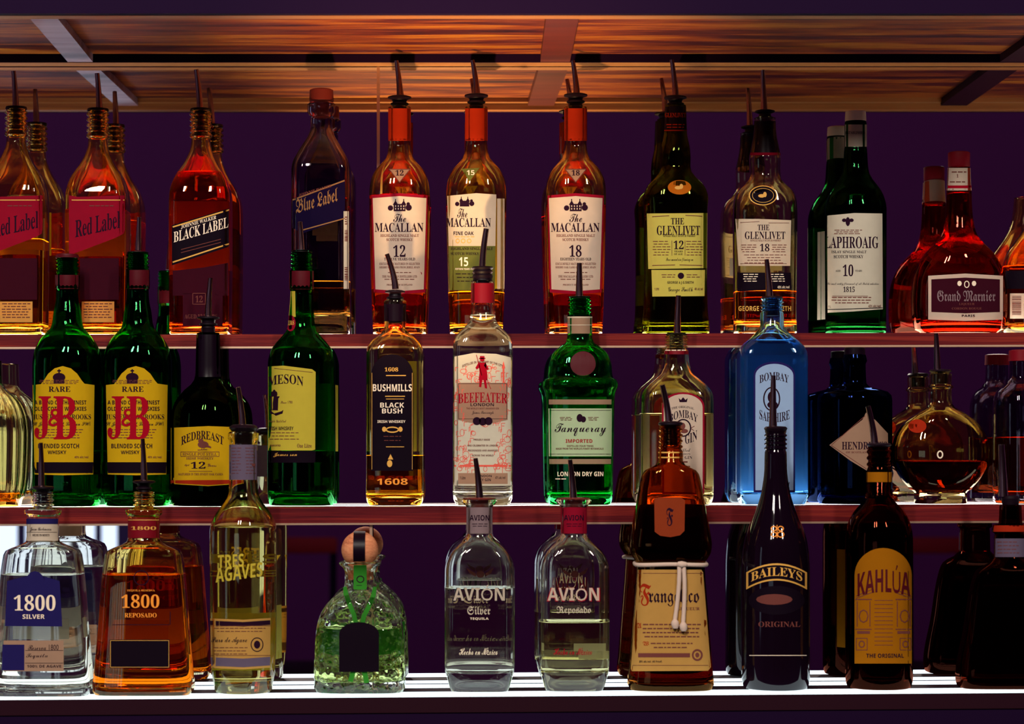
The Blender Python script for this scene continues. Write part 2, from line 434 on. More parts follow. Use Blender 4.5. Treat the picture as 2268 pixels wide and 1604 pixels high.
    def lathe(s, name, rows, m, parent=None, closed=True, dx=0, dr=1, n=2):
        """a turned piece about the bottle's axis; rows (y px, half width px), top to bottom"""
        bm = bmesh.new(); R = [((VY-y)*s.px-s.zb, hw*s.px, hw*s.px*dr, n) for y, hw in rows]
        R = [(R[0][0], 0, 0, 2)]+R+[(R[-1][0], 0, 0, 2)]
        loft(bm, R, dx*s.px)
        return link(name, bm, M[m], parent or s.root, 35)
    def pour(s, tip, base, w0=7, w1=4.5, stop=None, bend=0, plug=None, stopm='rubber'):
        """a bar pourer: rubber stopper (rows in px) and a bent steel spout"""
        if stop: s.lathe('pourer_stopper', stop, stopm)
        c = lambda p: Vector(((p[0]-s.cx)*s.px, 0, (VY-p[1])*s.px-s.zb))
        a, b = c(base), c(tip); pts = []; rr = []
        for i in range(9):
            q = i/8; p = a.lerp(b, q); p.x = a.x+(b.x-a.x)*(q**1.5); p.y = -.004*q*q; pts.append(p); rr.append((w0+(w1-w0)*q)*s.px)
        bm = bmesh.new(); tube(bm, pts, rr, 18)
        tp = bm.faces[:]; bm.faces.ensure_lookup_table()
        link('pour_spout', bm, M['chrome'], s.root, 50)

def rubber_stop(y, hw=22, wide=None, plug=40, inner=15):
    """flared disc, neck and ribs of a rubber pourer stopper whose disc top sits at y"""
    w = wide or hw+4
    return [(y-3, 7), (y-2, w-6), (y, w), (y+3, w), (y+6, w-9), (y+12, hw-7), (y+14, hw-2), (y+17, hw-2), (y+20, hw-8), (y+24, hw-6), (y+26, inner), (y+26+plug, inner-1)]

# ------------------------------------------------------------------ the room behind the photographer (the mirror shows it)
def struct(name, bm, m, parent=None):
    o = link(name, bm, m, parent, None)
    if parent is None: o['kind'] = 'structure'
    return o
bm = bmesh.new(); box(bm, -5.1, 5, -3.1, -3.0, -1.5, 2.6); struct('wall_back', bm, M['wall'])
bm = bmesh.new(); box(bm, -5.1, -5.0, -3.0, 3.3, -1.5, 2.6); struct('wall_left', bm, M['wall'])
bm = bmesh.new(); box(bm, -5.1, 5, -3.1, 3.3, -1.6, -1.5); struct('floor', bm, M['darkpanel'])
bm = bmesh.new(); box(bm, -5, 5, MY[1]+.006, MY[1]+.12, -1.5, 2.6); struct('wall_front', bm, M['wall'])
bm = bmesh.new(); box(bm, -3.1, -1.27, -2.995, -2.985, -.56, .09); w1 = struct('window_1', bm, M['pane'])
bm = bmesh.new()
for x0, x1 in ((-3.14, -3.08), (-1.31, -1.25), (-2.3, -2.26)): box(bm, x0, x1, -2.984, -2.95, -.60, .13)
for z0, z1 in ((-.60, -.55), (.08, .13)): box(bm, -3.14, -1.25, -2.984, -2.95, z0, z1)
struct('window_frame', bm, M['blind'], w1)
bm = bmesh.new()
for k, x in enumerate((-1.38, -1.47, -1.60, -1.68, -1.83, -1.90, -2.06, -2.14, -2.37, -2.45, -2.6, -2.75, -2.83)):
    box(bm, x-.012-.006*(k % 3), x+.012+.006*(k % 2), -2.945, -2.93, -.56, .09)
struct('blind_slats', bm, M['blind'], w1)
bm = bmesh.new(); box(bm, -4.995, -4.985, -.5, .1, -.7, 1.3); w2 = struct('window_2', bm, M['pane'])
bm = bmesh.new()
for y0, y1 in ((-.55, -.48), (.08, .15), (-.22, -.18)): box(bm, -4.984, -4.95, y0, y1, -.75, 1.35)
struct('window_frame', bm, M['blind'], w2)

# ------------------------------------------------------------------ mirror wall, shelves, canopy
XL, XR = -1.02, 1.16
def step_box(bm, k, x0, x1, y0, y1, t0, t1, top=None):
    """a box that follows shelf k's slight tilt: heights t0, t1 above its top (top: shelf whose underside ends it)"""
    for v in box(bm, x0, x1, y0, y1, 0, 1):
        v.co.z = (shelf_z(k, v.co.x)+t0) if v.co.z < .5 else ((shelf_z(top, v.co.x)+t1) if top else (shelf_z(k, v.co.x)+t1))
seam = (838-VX)*MY[1]/F
TH_ = {1: .0187, 2: .0227}
for (k, where) in ((1, 'top'), (2, 'middle'), (3, 'bottom')):
    for side in (0, 1):
        x0, x1 = ((XL, seam-.0012), (seam+.0012, XR))[side]; off = -.0011*side
        bm = bmesh.new()
        if k == 1:
            for v in box(bm, x0, x1, MY[1]+off, MY[1]+.005, 0, 1): v.co.z = shelf_z(1, v.co.x)+.0003 if v.co.z < .5 else .5275
        else: step_box(bm, k, x0, x1, MY[k]+off, MY[k]+.005, .0003, -TH_[k-1]-.0003, top=k-1)
        tag(link('wall_mirror', bm, M['mirror']), '%s mirror behind the %s row of bottles, %s of the thin upright seam' % (('narrow left', 'wide right')[side], where, ('left', 'right')[side]), 'mirror', 'mirrors behind the three rows')
bm = bmesh.new(); box(bm, seam-.002, seam+.002, MY[1]-.004, MY[1]-.0014, shelf_z(1, seam)+.0005, .5275)
tag(link('seam_strip', bm, M['metal']), 'thin upright metal strip over the joint of the top mirror', 'metal strip')
sm3 = (822-VX)*MY[3]/F
bm = bmesh.new(); step_box(bm, 3, sm3-.0018, sm3+.0018, MY[3]-.004, MY[3]-.0014, .001, -TH_[2]-.001, top=2)
tag(link('seam_strip', bm, M['metal']), 'thin upright metal strip over the joint of the bottom mirror', 'metal strip')

def shelf(k, th, label, panelm):
    root = bpy.data.objects.new('bar_shelf', None); COL.objects.link(root)
    tag(root, label, 'shelf', 'lit shelves holding the bottles'); f, sb = SF[k], MY[k]-.002
    bm = bmesh.new()
    step_box(bm, k, XL, XR, f, f+(.026 if k == 1 else .052), -th, -.0004); step_box(bm, k, XL, XR, sb-.004, sb, -th, -.0008); step_box(bm, k, XL, XR, f+(.026 if k == 1 else .052), sb-.004, -th, -th+.004)
    link('shelf_board', bm, M['shelfwood'], root)
    bm = bmesh.new(); step_box(bm, k, XL, XR, f+(.0263 if k == 1 else .0523), sb-.0043, -.007, -.0006); link('light_panel', bm, M[panelm], root)
    bm = bmesh.new(); step_box(bm, k, XL, XR, f-.002, f, -th-.0005, -th+.0020); link('edge_strip', bm, M['metal'], root)
shelf(1, TH_[1], 'top dark red wooden shelf with a bright lower edge', 'toppanel')
shelf(2, TH_[2], 'middle dark red wooden shelf with a bright lower edge', 'panel')
root = bpy.data.objects.new('bar_shelf', None); COL.objects.link(root)
tag(root, 'bottom shelf with glowing white top strips, above the dark counter front', 'shelf', 'lit shelves holding the bottles')
f = SF[3]; sb = MY[3]-.002
bm = bmesh.new(); step_box(bm, 3, XL, XR, f, sb, -.02, -.008); step_box(bm, 3, XL, XR, f+.056, f+.098, -.008, -.0004); step_box(bm, 3, XL, XR, f, f+.0012, -.008, -.0012)
link('shelf_board', bm, M['darkwood'], root)
for a_, b_ in ((f+.0015, f+.0557), (f+.0983, sb)):
    bm = bmesh.new(); step_box(bm, 3, XL, XR, a_, b_, -.0078, -.0006); link('light_strip', bm, M['lpanel'], root)
bm = bmesh.new(); step_box(bm, 3, XL, XR, f+.002, f+.2, -1.17, -.0205)
tag(link('back_bar_cabinet', bm, M['darkpanel']), 'plain dark cabinet front below the bottom shelf', 'cabinet')

# canopy: front rail, recessed underside board, back rail, cross ribs
root = bpy.data.objects.new('wooden_canopy', None); COL.objects.link(root)
tag(root, 'orange brown wooden canopy with recessed underside above the top row of bottles', 'canopy')
ZT = .5245
bm = bmesh.new(); box(bm, XL, XR, 2.716, 2.736, ZT-.0005, ZT+.10, .0008); link('front_rail', bm, M['trimwood'], root)
bm = bmesh.new(); box(bm, XL, XR, 2.704, 2.7155, ZT+.0002, ZT+.14); link('fascia', bm, M['darkpanel'], root)  # dark colour paints in the shade on the unlit canopy front
bm = bmesh.new(); box(bm, XL, XR, 2.7365, 3.066, .5400, .556); link('underside_board', bm, M['canopywood'], root)
bm = bmesh.new(); box(bm, XL, XR, 3.0685, MY[1]-.002, .5283, .60, .0008); link('back_rail', bm, M['trimwood'], root)
bm = bmesh.new(); box(bm, XL, XR, 3.0662, 3.0684, .5287, .5560); link('rail_shade_strip', bm, M['darkpanel'], root)  # dark strip painting in the shade on the back rail's front face
bm = bmesh.new(); box(bm, XL, XR, 2.740, 2.752, .5335, .5399); link('inner_bead', bm, M['trimwood'], root)
def rib(px0, px1, w, m):
    # runs front to back; px at its left edge near the front (y=47) and at the back (y=140)
    a = px2w(px0, 47, 2.745).x; b = px2w(px1, 140, 3.066).x
    bm = bmesh.new(); vs = box(bm, 0, w, 2.745, 3.068, .529, .5399)
    for v in vs: v.co.x += a+(b-a)*(v.co.y-2.745)/.323
    link('cross_rib', bm, M[m], root)
rib(62, 150, .034, 'sheenwood'); rib(1210, 1197, .040, 'redwood'); rib(2360, 2215, .040, 'darkwood')

# ------------------------------------------------------------------ TOP SHELF
def square_scotch(label, cx, liq, level, tip, base, kind, glassm='aglass', group='square bottles with slanted labels'):
    y0 = base[1]+4
    rows = [(y0, 24), *thread(y0+4, y0+52, 25, 4, 4), (y0+55, 25), (y0+60, 25), (y0+63, 21), (y0+80, 22), (y0+100, 28), (y0+125, 40), (y0+148, 54), (y0+165, 61), (y0+190, 66.5), (y0+225, 67.5), (560, 67.5), (735, 66), (748, 66)]
    b = Bottle('whisky_bottle', label, 'bottle', 1, cx, rows, y0+70, y0+180, 5.5, .92, glassm, liq, level, group=group, bt=10)
    b.pour(tip, base, 7.5, 5, stop=[(y0-4, 8), (y0-3, 23), (y0+2, 24), (y0+2.5, 16), (y0+60, 15)])
    L, R = cx-64, cx+64
    k = -.27
    if kind == 'red':
        m = 'redp'; yt, yb = 450, 548
        o = b.label([(L, yt-k*-64), (L+20, yt-k*-44-2), (R, yt+k*64), (R, 505), (R-8, 518), (R-25, 527), (L, 566)], m, [
            ('gink', [line(L+6, yt+9-k*-58, R-6, yt+9+k*58, 2)]), ('ink', [T('Red Label', cx-50, cx+48, 478, 516, 'b', slope=-.22)]),
            ('bink', smallprint(cx-20, cx+40, 455, 1))], name='slanted_label', lab='dark red slanted label')
        b.label(rect(cx-40, 572, cx+46, 664), 'maroonp', [], name='lower_label', lab='dark red lower label')
        b.label(rect(cx-36, 668, cx+36, 714), 'goldp', [('bink', smallprint(cx-32, cx+32, 672, 6, 6))], name='strip_label', lab='tan printed strip at the foot')
    elif kind == 'black':
        o = b.label([(L, 499), (R, 461), (R, 546), (L, 588)], 'black', [
            ('wink', [T('BLACK LABEL', cx-60, cx+60, 497, 521, 'b', slope=-.28), T('JOHNNIE WALKER', cx-44, cx+34, 488, 497, 'b', slope=-.28)]),
            ('gink', [line(L+2, 503, R-2, 465, 3), line(L+2, 581, R-2, 540, 3)]),
            ('bink', [line(L+20, 553, R-20, 530, 1.5), line(L+20, 560, R-20, 537, 1.5)])], name='slanted_label', lab='black slanted label with gold lettering')
        b.label([(L+2, 600), (cx+10, 592), (R-4, 582), (R-2, 655), (L+2, 655)], 'maroonp', [], name='lower_label')
        b.label(rect(cx-40, 650, cx+48, 722), 'maroonp', [('bink', [T('12', cx-12, cx+4, 655, 670, 'b')]+frame(cx-18, 650, cx+10, 674, 1.5)+[T('AGED 12 YEARS', cx-36, cx+36, 696, 706, 'b')])], name='strip_label')
    else:
        o = b.label([(L-1, 440), (R-12, 397), (R-12, 484), (L+22, 517), (L-1, 505)], 'navy2', [
            ('dimgold', [T('Blue Label', cx-60, cx+36, 432, 462, 'f', slope=-.30), line(L, 442, R-13, 399, 3), line(L+10, 513, R-13, 484, 2.5)]),
            ('bink', [T('JOHNNIE WALKER', cx-52, cx+22, 424, 432, 'b', slope=-.30)])], name='slanted_label', lab='dark blue slanted label with gold lettering')
        b.label(rect(R-15, 468, R-4, 640), 'white', [('bink', barcode(R-13, R-6, 510, 535)+barcode(R-13, R-6, 592, 622, 5)+smallprint(R-13, R-5, 480, 4, 5, w=(3, 6)))], name='tax_strip', lab='narrow white strip with bar code')
        b.label(rect(cx-20, 488, cx+40, 522), 'goldp', [], name='back_label', side=1)
    return b
sq1 = square_scotch('clear square bottle with slanted dark red label, cut by left picture edge', 36, 'gold', 535, (31, 158), (35, 236), 'red')
sq1.label(rect(-18, 458, 92, 556), 'yellow', name='back_label', side=1)
sq2 = square_scotch('amber square bottle with slanted dark red label and its whole neck in view, top shelf', 217, 'amber', 470, (216, 163), (220, 240), 'red')
sq2.label(rect(162, 470, 272, 560), 'cream', name='back_label', side=1)
sq3 = square_scotch('square bottle with slanted black label and glowing red-orange whisky, top shelf', 445, 'red', 387, (435, 155), (443, 240), 'black')
sq3.label(rect(392, 450, 500, 600), 'cream', name='back_label', side=1)

# tall square bottle with brown stopper
cx = 712
b = Bottle('whisky_bottle', 'smoky square bottle with brown stopper and slanted dark blue label, top shelf', 'bottle', 1, cx,
    [(228, 27), (231, 31), (250, 31), (256, 27), (260, 24), (283, 24), (298, 28), (320, 40), (345, 54), (362, 62), (378, 65), (430, 65), (735, 65), (748, 64)], 280, 365, 6, .8, 'smoke', 'gold', 627, bt=26, t=5, group='square bottles with slanted labels')
b.lathe('stopper', [(198, 22), (200, 26), (224, 27), (226.5, 25), (227, 17), (262, 16)], 'brcork')
L, R = cx-64, cx+64
b.label([(L, 441), (R-12, 397), (R-12, 484), (L+22, 517), (L, 505)], 'navy2', [
    ('dimgold', [T('Blue Label', cx-56, cx+36, 428, 460, 'f', slope=-.30), line(L+1, 443, R-13, 400, 3), line(L+14, 512, R-13, 484, 2.5)]),
    ('bink', [T('JOHNNIE WALKER', cx-50, cx+22, 419, 426, 'b', slope=-.30)])], name='slanted_label', lab='dark blue slanted label with gold lettering')
b.label(rect(R-15, 468, R-4, 640), 'white', [('bink', barcode(R-13, R-6, 510, 535)+barcode(R-13, R-6, 592, 622, 5)+smallprint(R-13, R-5, 480, 4, 5, w=(3, 6)))], name='tax_strip', lab='narrow white strip with bar code')
b.label(rect(cx-20, 488, cx+40, 522), 'goldp', [], name='back_label', side=1)

def estate_house(cx, y, s=1.0):
    """little manor house and trees crest"""
    o = [P(rect(cx-13*s, y+6*s, cx+13*s, y+22*s)), P([(cx-15*s, y+8*s), (cx-9*s, y-2*s), (cx-3*s, y+8*s)]), P([(cx+3*s, y+8*s), (cx+9*s, y-2*s), (cx+15*s, y+8*s)]), P(rect(cx-10*s, y-5*s, cx-8*s, y+1*s)), P(rect(cx+8*s, y-5*s, cx+10*s, y+1*s))]
    o += [P(ell(cx-20*s, y+15*s, 6*s, 6*s, 10)), P(ell(cx+20*s, y+14*s, 7*s, 7*s, 10)), P(ell(cx+19*s, y+6*s, 4*s, 4*s, 8))]
    return o
def single_malt(label, cx, years, level, tip, base, cy0, kind='sherry'):
    rows = [(238, 25), (312, 25), (314, 24), (325, 25), (340, 27), (352, 31), (362, 40), (374, 51), (388, 59), (404, 64.5), (430, 67), (560, 65), (700, 60.5), (735, 59), (748, 59)]
    b = Bottle('whisky_bottle', label, 'bottle', 1, cx, rows, 345, 400, 2.6, .86, 'aglass', 'red' if kind == 'sherry' else 'gold', level, bt=10, group='round-shouldered bottles with orange capsules')
    b.decal('capsule', P(rect(cx-26, 240, cx+26, 312)), 'redcap', off=.0004, label='orange capsule round the neck')
    b.decal('capsule', P(rect(cx-26, 240, cx+26, 312)), 'redcap', off=.0004, side=1)
    b.pour(tip, base, 7.5, 4.5, stop=rubber_stop(base[1]+4, 22))
    dx = 0 if kind == 'sherry' else -10
    L, R = (cx-59, cx+59) if kind == 'sherry' else (cx-64, cx+42)
    sh = dict(arc=5)
    if kind == 'sherry':
        b.label([(cx-23, 374), (cx+23, 374), (cx, 404)], 'taupe', [('ink', [T(years, cx-9, cx+9, 377, 389)]), ('bink', [line(cx-23, 375, cx+23, 375), line(cx-23, 375, cx, 404), line(cx+23, 375, cx, 404)])], name='neck_label', lab='triangular neck label')
        b.label([(L-3, 433), (cx, 428), (R+3, 433), (R-2, 648), (cx, 652), (L+2, 648)], 'redp', [], name='label_border')
        ink = estate_house(cx, 446)+[T('MACALLAN', cx-54, cx+52, 494, 514, 'b', arc=0), T('The', cx-14, cx+14, 474, 492, 's'), T(years, cx-14, cx+13, 543, 569, 'b'), T({'12': 'TWELVE YEARS OLD', '18': 'EIGHTEEN YEARS OLD'}[years], cx-34, cx+34, 571, 577)]
        fine = [T('HIGHLAND SINGLE MALT', cx-42, cx+42, 519, 525), T('SCOTCH WHISKY', cx-29, cx+29, 528, 534), T('EXCLUSIVELY MATURED IN SELECTED', cx-44, cx+44, 582, 587), T('SHERRY OAK CASKS FROM JEREZ, SPAIN', cx-44, cx+44, 590, 595), T('THE MACALLAN DISTILLERS LTD', cx-38, cx+38, 610, 615), T('PRODUCT OF SCOTLAND', cx-28, cx+28, 629, 633)]
        fine += smallprint(cx-26, cx+26, 603, 1, h=1.5)+smallprint(cx-34, cx+34, 618, 1, h=1.5)
        b.label([(L, 439), (cx, 434.5), (R, 439), (R-6, 641), (cx, 645), (L+6, 641)], 'cream', [('ink', ink), ('bink', fine), ('cream', [P(rect(cx-10+i*6, 455+j*6, cx-7.6+i*6, 458.4+j*6)) for i in range(4) for j in range(2)])], off=.0004)
        b.label([(cx-50, 455), (cx+50, 455), (cx+46, 640), (cx-46, 640)], 'cream', [], name='back_label', side=1)
    else:
        c2 = cx-12
        b.label([(c2-21, 374), (c2+19, 372), (c2-3, 402)], 'olivep', [('wink', [T(years, c2-9, c2+8, 377, 388, 'n')])], name='neck_label', lab='green triangular neck label')
        b.label([(L, 434), (cx, 428), (R+2, 431), (R, 545), (L+3, 545)], 'cream', [
            ('ink', estate_house(cx-26, 440, .8)+[T('The', cx-42, cx-20, 462, 482, 's'), T('MACALLAN', cx-66, cx+32, 483, 503), T('FINE OAK', cx-50, cx-6, 513, 521, 'n')]),
            ('gink', [ring(cx-41, 534, 4.5, 5, 1.5), ring(cx-29, 534, 5, 5, 1.5), ring(cx-16, 534, 5, 5, 1.5)]+smallprint(cx-48, cx-2, 524, 1, h=1.5))])
        b.label([(L+3, 545), (R, 545), (R-1, 643), (L+6, 643)], 'olivep', [
            ('wink', [T(years, cx-38, cx-18, 570, 590, 'n'), T('FIFTEEN YEARS OLD', cx-46, cx-4, 594, 598, 'n')]),
            ('ink', [T('HIGHLAND SINGLE MALT', cx-56, cx+36, 548, 554), T('SCOTCH WHISKY', cx-56, cx+6, 559, 565)]+smallprint(cx-46, cx+10, 606, 3, 8, 1.6))], name='lower_label', lab='olive green lower label')
        b.label(rect(cx+46, 440, cx+62, 640), 'cream', [], name='side_label')
        b.label(rect(cx-10, 440, cx+58, 640), 'pyellow', [], name='back_label', side=1)
    return b
single_malt('round-shouldered whisky bottle whose cream label reads 12', 885, '12', 437, (878, 135), (886, 211), 0)
single_malt('round-shouldered whisky bottle with cream and olive green label reading 15', 1055, '15', 650, (1046, 134), (1056, 207), 0, 'oak')
single_malt('round-shouldered whisky bottle whose cream label reads 18, right of the 15', 1275, '18', 458, (1268, 135), (1277, 206), 0)

# Speyside pair
def glen(label, cx, years, tip, base, green):
    if green:
        rows = [(234, 23), (290, 25), (300, 26), (330, 32), (352, 33.5), (368, 33), (382, 36), (395, 46), (408, 59), (422, 67), (440, 71.5), (470, 69.5), (600, 68.5), (680, 70), (735, 74), (748, 74)]
        b = Bottle('whisky_bottle', label, 'bottle', 1, cx, rows, 372, 430, 3.0, .8, 'ygrn', 'gold', 595, bt=10)
        for sd in (-1, 1): b.decal('capsule', P(rect(cx-26, 236, cx+26, 289)), 'blackcap', off=.0004, side=sd)
        b.decal('capsule_print', [T('GLENLIVET', cx-22, cx+22, 250, 260), line(cx-25, 289, cx+25, 289, 2.5)]+smallprint(cx-20, cx+20, 275, 2, 6), 'redcap', off=.0007)
        b.pour(tip, base, 7.5, 4.5, stop=rubber_stop(base[1]+3, 21))
        b.label(ell(cx+9, 415, 26, 16), 'orangep', [('gink', [P(ell(cx+6, 416, 8, 4, 10)), P(ell(cx+13, 413, 4, 6, 10))])], name='medallion', lab='orange oval medallion')
        cl = cx+4; y = 473
        b.label([(cl-67, y), (cl+67, y-1), (cl+66, 594), (cl-64, 596)], 'pyellow', [
            ('ink', [T('THE', cl-14, cl+15, 483, 497), T('GLENLIVET', cl-45, cl+50, 500, 521), T(years, cl-8, cl+14, 533, 552), T('YEARS', cl-7, cl+12, 555, 559), T('OF AGE', cl-7, cl+12, 561, 565), T('SINGLE MALT SCOTCH WHISKY', cl-31, cl+40, 520, 525), T('Pure mountain flowing on', cl-25, cl+35, 571, 581, 's')]),
            ('bink', smallprint(cl-54, cl-15, 534, 6, 6, 1.5)+smallprint(cl+19, cl+56, 534, 6, 6, 1.5)+[line(cl-55, 480, cl-18, 478), line(cl+18, 477, cl+55, 479), line(cl-55, 588, cl-5, 587), line(cl+5, 587, cl+55, 588), line(cl-12, 533, cl-12, 566, 1), line(cl+17, 533, cl+17, 566, 1)])])
        b.label([(cl-57, 598), (cl+61, 598), (cl+60, 656), (cl-55, 657)], 'pyellow', [
            ('ink', [T('GEORGE & J.G.SMITH', cl-22, cl+36, 623, 630, 'n'), P(ell(cl+8, 611, 7, 7, 14)), T('George Smith', cl-20, cl+34, 636, 650, 's')]),
            ('bink', [T('1 LITRE', cl-50, cl-40, 638, 643, 'n'), T('40% alc./vol', cl+38, cl+56, 637, 643, 'n')]+smallprint(cl-35, cl-4, 608, 2, 5, 1.5)+smallprint(cl+20, cl+50, 608, 2, 5, 1.5))], name='lower_label')
        b.label(rect(cx-55, 500, cx+55, 640), 'pyellow', [], name='back_label', side=1)
    else:
        rows = [(262, 24), (275, 23), (300, 25), (330, 31), (346, 34), (352, 35), (372, 34), (398, 36), (410, 46), (420, 57), (434, 65), (452, 69), (480, 70), (700, 68), (735, 69), (748, 69)]
        b = Bottle('whisky_bottle', label, 'bottle', 1, cx, rows, 398, 440, 3.0, .82, 'yclear', 'amber', 648, bt=12)
        for sd in (-1, 1): b.decal('capsule', P([(cx-26, 268), (cx+26, 268), (cx+36, 344), (cx-36, 344)]), 'blackcap', off=.0004, side=sd)
        b.decal('capsule_band', P(rect(cx-36, 338, cx+36, 344)), 'redp', off=.0007)
        b.pour(tip, base, 7.5, 4.5, stop=rubber_stop(base[1]+3, 21, 22, plug=14))
        b.label(ell(cx-4, 433, 31, 22), 'black', [('gink', [ring(cx-4, 433, 31, 22, 2), ring(cx-4, 433, 24, 16, 1), P(ell(cx-7, 434, 8, 4, 10)), P(ell(cx, 431, 4, 6, 10))])], name='medallion', lab='black and gold oval medallion')
        cl = cx-2
        b.label([(cl-63, 485), (cl-10, 485), (cl-10, 488), (cl+60, 488), (cl+58, 589), (cl-56, 589)], 'cream', [
            ('ink', [T('THE', cl-14, cl+12, 498, 510), T('GLENLIVET', cl-42, cl+47, 513, 530), T(years, cl-9, cl+12, 540, 557)]),
            ('bink', [T('SINGLE MALT SCOTCH WHISKY', cl-30, cl+38, 531, 535)]+smallprint(cl-50, cl-15, 542, 4, 5, 1.5)+smallprint(cl+17, cl+50, 542, 4, 5, 1.5)+smallprint(cl-45, cl+50, 564, 4, 6, 1.4)+[line(cl-52, 493, cl-10, 491, 1), line(cl+10, 494, cl+55, 494, 1), line(cl-52, 584, cl+50, 584, 1)])])
        b.label([(cl-59, 604), (cl+59, 604), (cl+61, 640), (cl-58, 646)], 'black', [('wink', smallprint(cl-46, cl-12, 607, 4, 5, 1.8)+smallprint(cl+10, cl+46, 607, 4, 5, 1.8)+[T('43% alc./vol', cl+30, cl+56, 633, 639, 'n')])], name='lower_label', lab='black lower label')
        b.label(rect(cx-60, 560, cx+40, 600), 'white', [], name='back_label', side=1)
        b.decal('embossing', [T('GEORGE & J.G. SMITH', cx-58, cx+58, 678, 692, 'n')], 'gink', off=.0002)
glen('olive green whisky bottle with yellow label reading 12 and orange oval medallion, top shelf', 1496, '12', (1487, 133), (1496, 212), True)
glen('clear whisky bottle with black capsule and cream label reading 18, top shelf', 1694, '18', (1688, 156), (1692, 243), False)

# green bottle with white screw cap
cx = 1895
b = Bottle('whisky_bottle', 'dark green whisky bottle with white screw cap and white label, top shelf', 'bottle', 1, cx,
    [(262, 21), (274, 24), (326, 24), (332, 25), (365, 27), (385, 30), (398, 37), (410, 46), (425, 56), (442, 63), (462, 67), (500, 67), (740, 66), (748, 66)], 370, 440, 2.2, 1, 'lgrn', 'pale', 440, bt=9)
b.lathe('screw_cap', [(246, 19), (248, 22.5), (266, 23.5), (269, 23)], 'whitecap')
b.lathe('cap_groove', [(269.5, 21), (274, 21)], 'black')
for sd in (-1, 1): b.decal('neck_sleeve', P(rect(cx-26, 276, cx+26, 325)), 'white', off=.0004, side=sd)
b.decal('neck_lettering', [T('ESTABLISHED', cx-22, cx+20, 291, 297)], 'ink', off=.0006)
cl = cx-3
b.label([(cl-63, 478), (cl, 472), (cl+62, 473), (cl+63, 685), (cl, 690), (cl-60, 693)], 'white', [
    ('ink', [T('LAPHROAIG', cl-64, cl+53, 524, 550), T('10', cl-25, cl-2, 586, 612), T('1815', cl-24, cl+1, 635, 647), T('ISLAY SINGLE MALT', cl-50, cl+27, 555, 561), T('SCOTCH WHISKY', cl-45, cl+20, 565, 572), P(ell(cl-14, 491, 5, 10, 12)), P(ell(cl-22, 488, 5, 4, 10)), P(ell(cl-6, 488, 5, 4, 10)), T('AGED', cl-41, cl-30, 598, 602), T('YEARS', cl+2, cl+17, 598, 602), T('The most richly flavoured of all Scotch whiskies', cl-60, cl+54, 626, 633, 's')]),
    ('bink', smallprint(cl-44, cl+18, 509, 3, 4, 1.4)+smallprint(cl-50, cl+40, 658, 3, 6, 1.8)+[line(cl-48, 656, cl+30, 656, 1), T('43% alc./vol', cl+31, cl+58, 675, 681, 'n'), T('1 L', cl-57, cl-51, 677, 682, 'n')]),
    ('black', [line(cl-60, 686, cl+62, 682, 1.5)])])
b.label([(cx-60, 500), (cx+50, 500), (cx+50, 700), (cx-60, 700)], 'white', [], name='back_label', side=1)

# round red liqueur bottle
def marnier(label, cx, full=True):
    rows = [(372, 24), (418, 26), (422, 27), (450, 28), (480, 30), (505, 34), (522, 40), (538, 52), (552, 66), (566, 78), (582, 88), (602, 97), (630, 103), (670, 105), (700, 104), (722, 99), (738, 90), (748, 86)]
    b = Bottle('liqueur_bottle', label, 'bottle', 1, cx, rows, 500, 640, 2.3, .62, 'mred', 'deepred', 430, bt=16, Y=3.02)
    b.lathe('cap', [(337, 21), (339, 24), (368, 24), (371, 22)], 'redplastic')
    for sd in (-1, 1): b.decal('neck_label', P([(cx-27, 372), (cx+27, 372), (cx+30, 422), (cx-30, 422)]), 'cream', off=.0004, side=sd)
    b.decal('neck_band', P([(cx-30, 411), (cx+30, 411), (cx+30, 417), (cx-30, 417)]), 'rink', off=.0007)
    b.decal('neck_lettering', smallprint(cx-16, cx+16, 380, 1)+[T('1', cx-5, cx-1, 386, 393)]+smallprint(cx-20, cx+16, 402, 1), 'bink', off=.0007)
    c = cx+14
    b.label([(c-82, 611), (c, 606), (c+83, 611), (c+83, 708), (c, 711), (c-82, 708)], 'cream', [
        ('maroonp', [P([(c-75, 619), (c, 615), (c+76, 619), (c+76, 691), (c, 694), (c-75, 691)])]),
        ('greyp', [T('Grand Marnier', c-62, c+66, 643, 668, 'f')]), ('wink', [P(ell(c-13, 628, 5, 6, 8)), P(ell(c+19, 628, 5, 6, 8)), ring(c+3, 630, 6, 8, 2)]),
        ('bink', [T('LIQUEUR', c-14, c+20, 671, 677), T('CORDON ROUGE', c-30, c+36, 681, 686)]), ('ink', [T('PARIS', c-8, c+21, 697, 702, 'n')])], lab='maroon label with cream border')
    b.label([(c-60, 575), (c+30, 575), (c+30, 605), (c-60, 605)], 'taupe', [], name='back_label', side=1)
marnier('round red liqueur bottle with red cap and wide maroon label, top shelf', 2124)
cx = 2314
b = Bottle('liqueur_bottle', 'rounded amber bottle with white bar code label, cut by right picture edge', 'bottle', 1, cx,
    [(420, 26), (460, 30), (490, 38), (515, 52), (540, 70), (562, 84), (590, 92), (640, 94), (735, 90), (748, 88)], 440, 560, 2.3, .6, 'aglass', 'amber', 592, bt=10, Y=3.048)
b.label(rect(2237, 650, 2268, 706), 'white', [('bink', barcode(2242, 2262, 656, 698))], lab='white bar code label')
b.label(rect(2270, 610, 2360, 690), 'cream', [], name='front_label')
b.label(rect(2226, 600, 2300, 640), 'black', [], name='side_label')

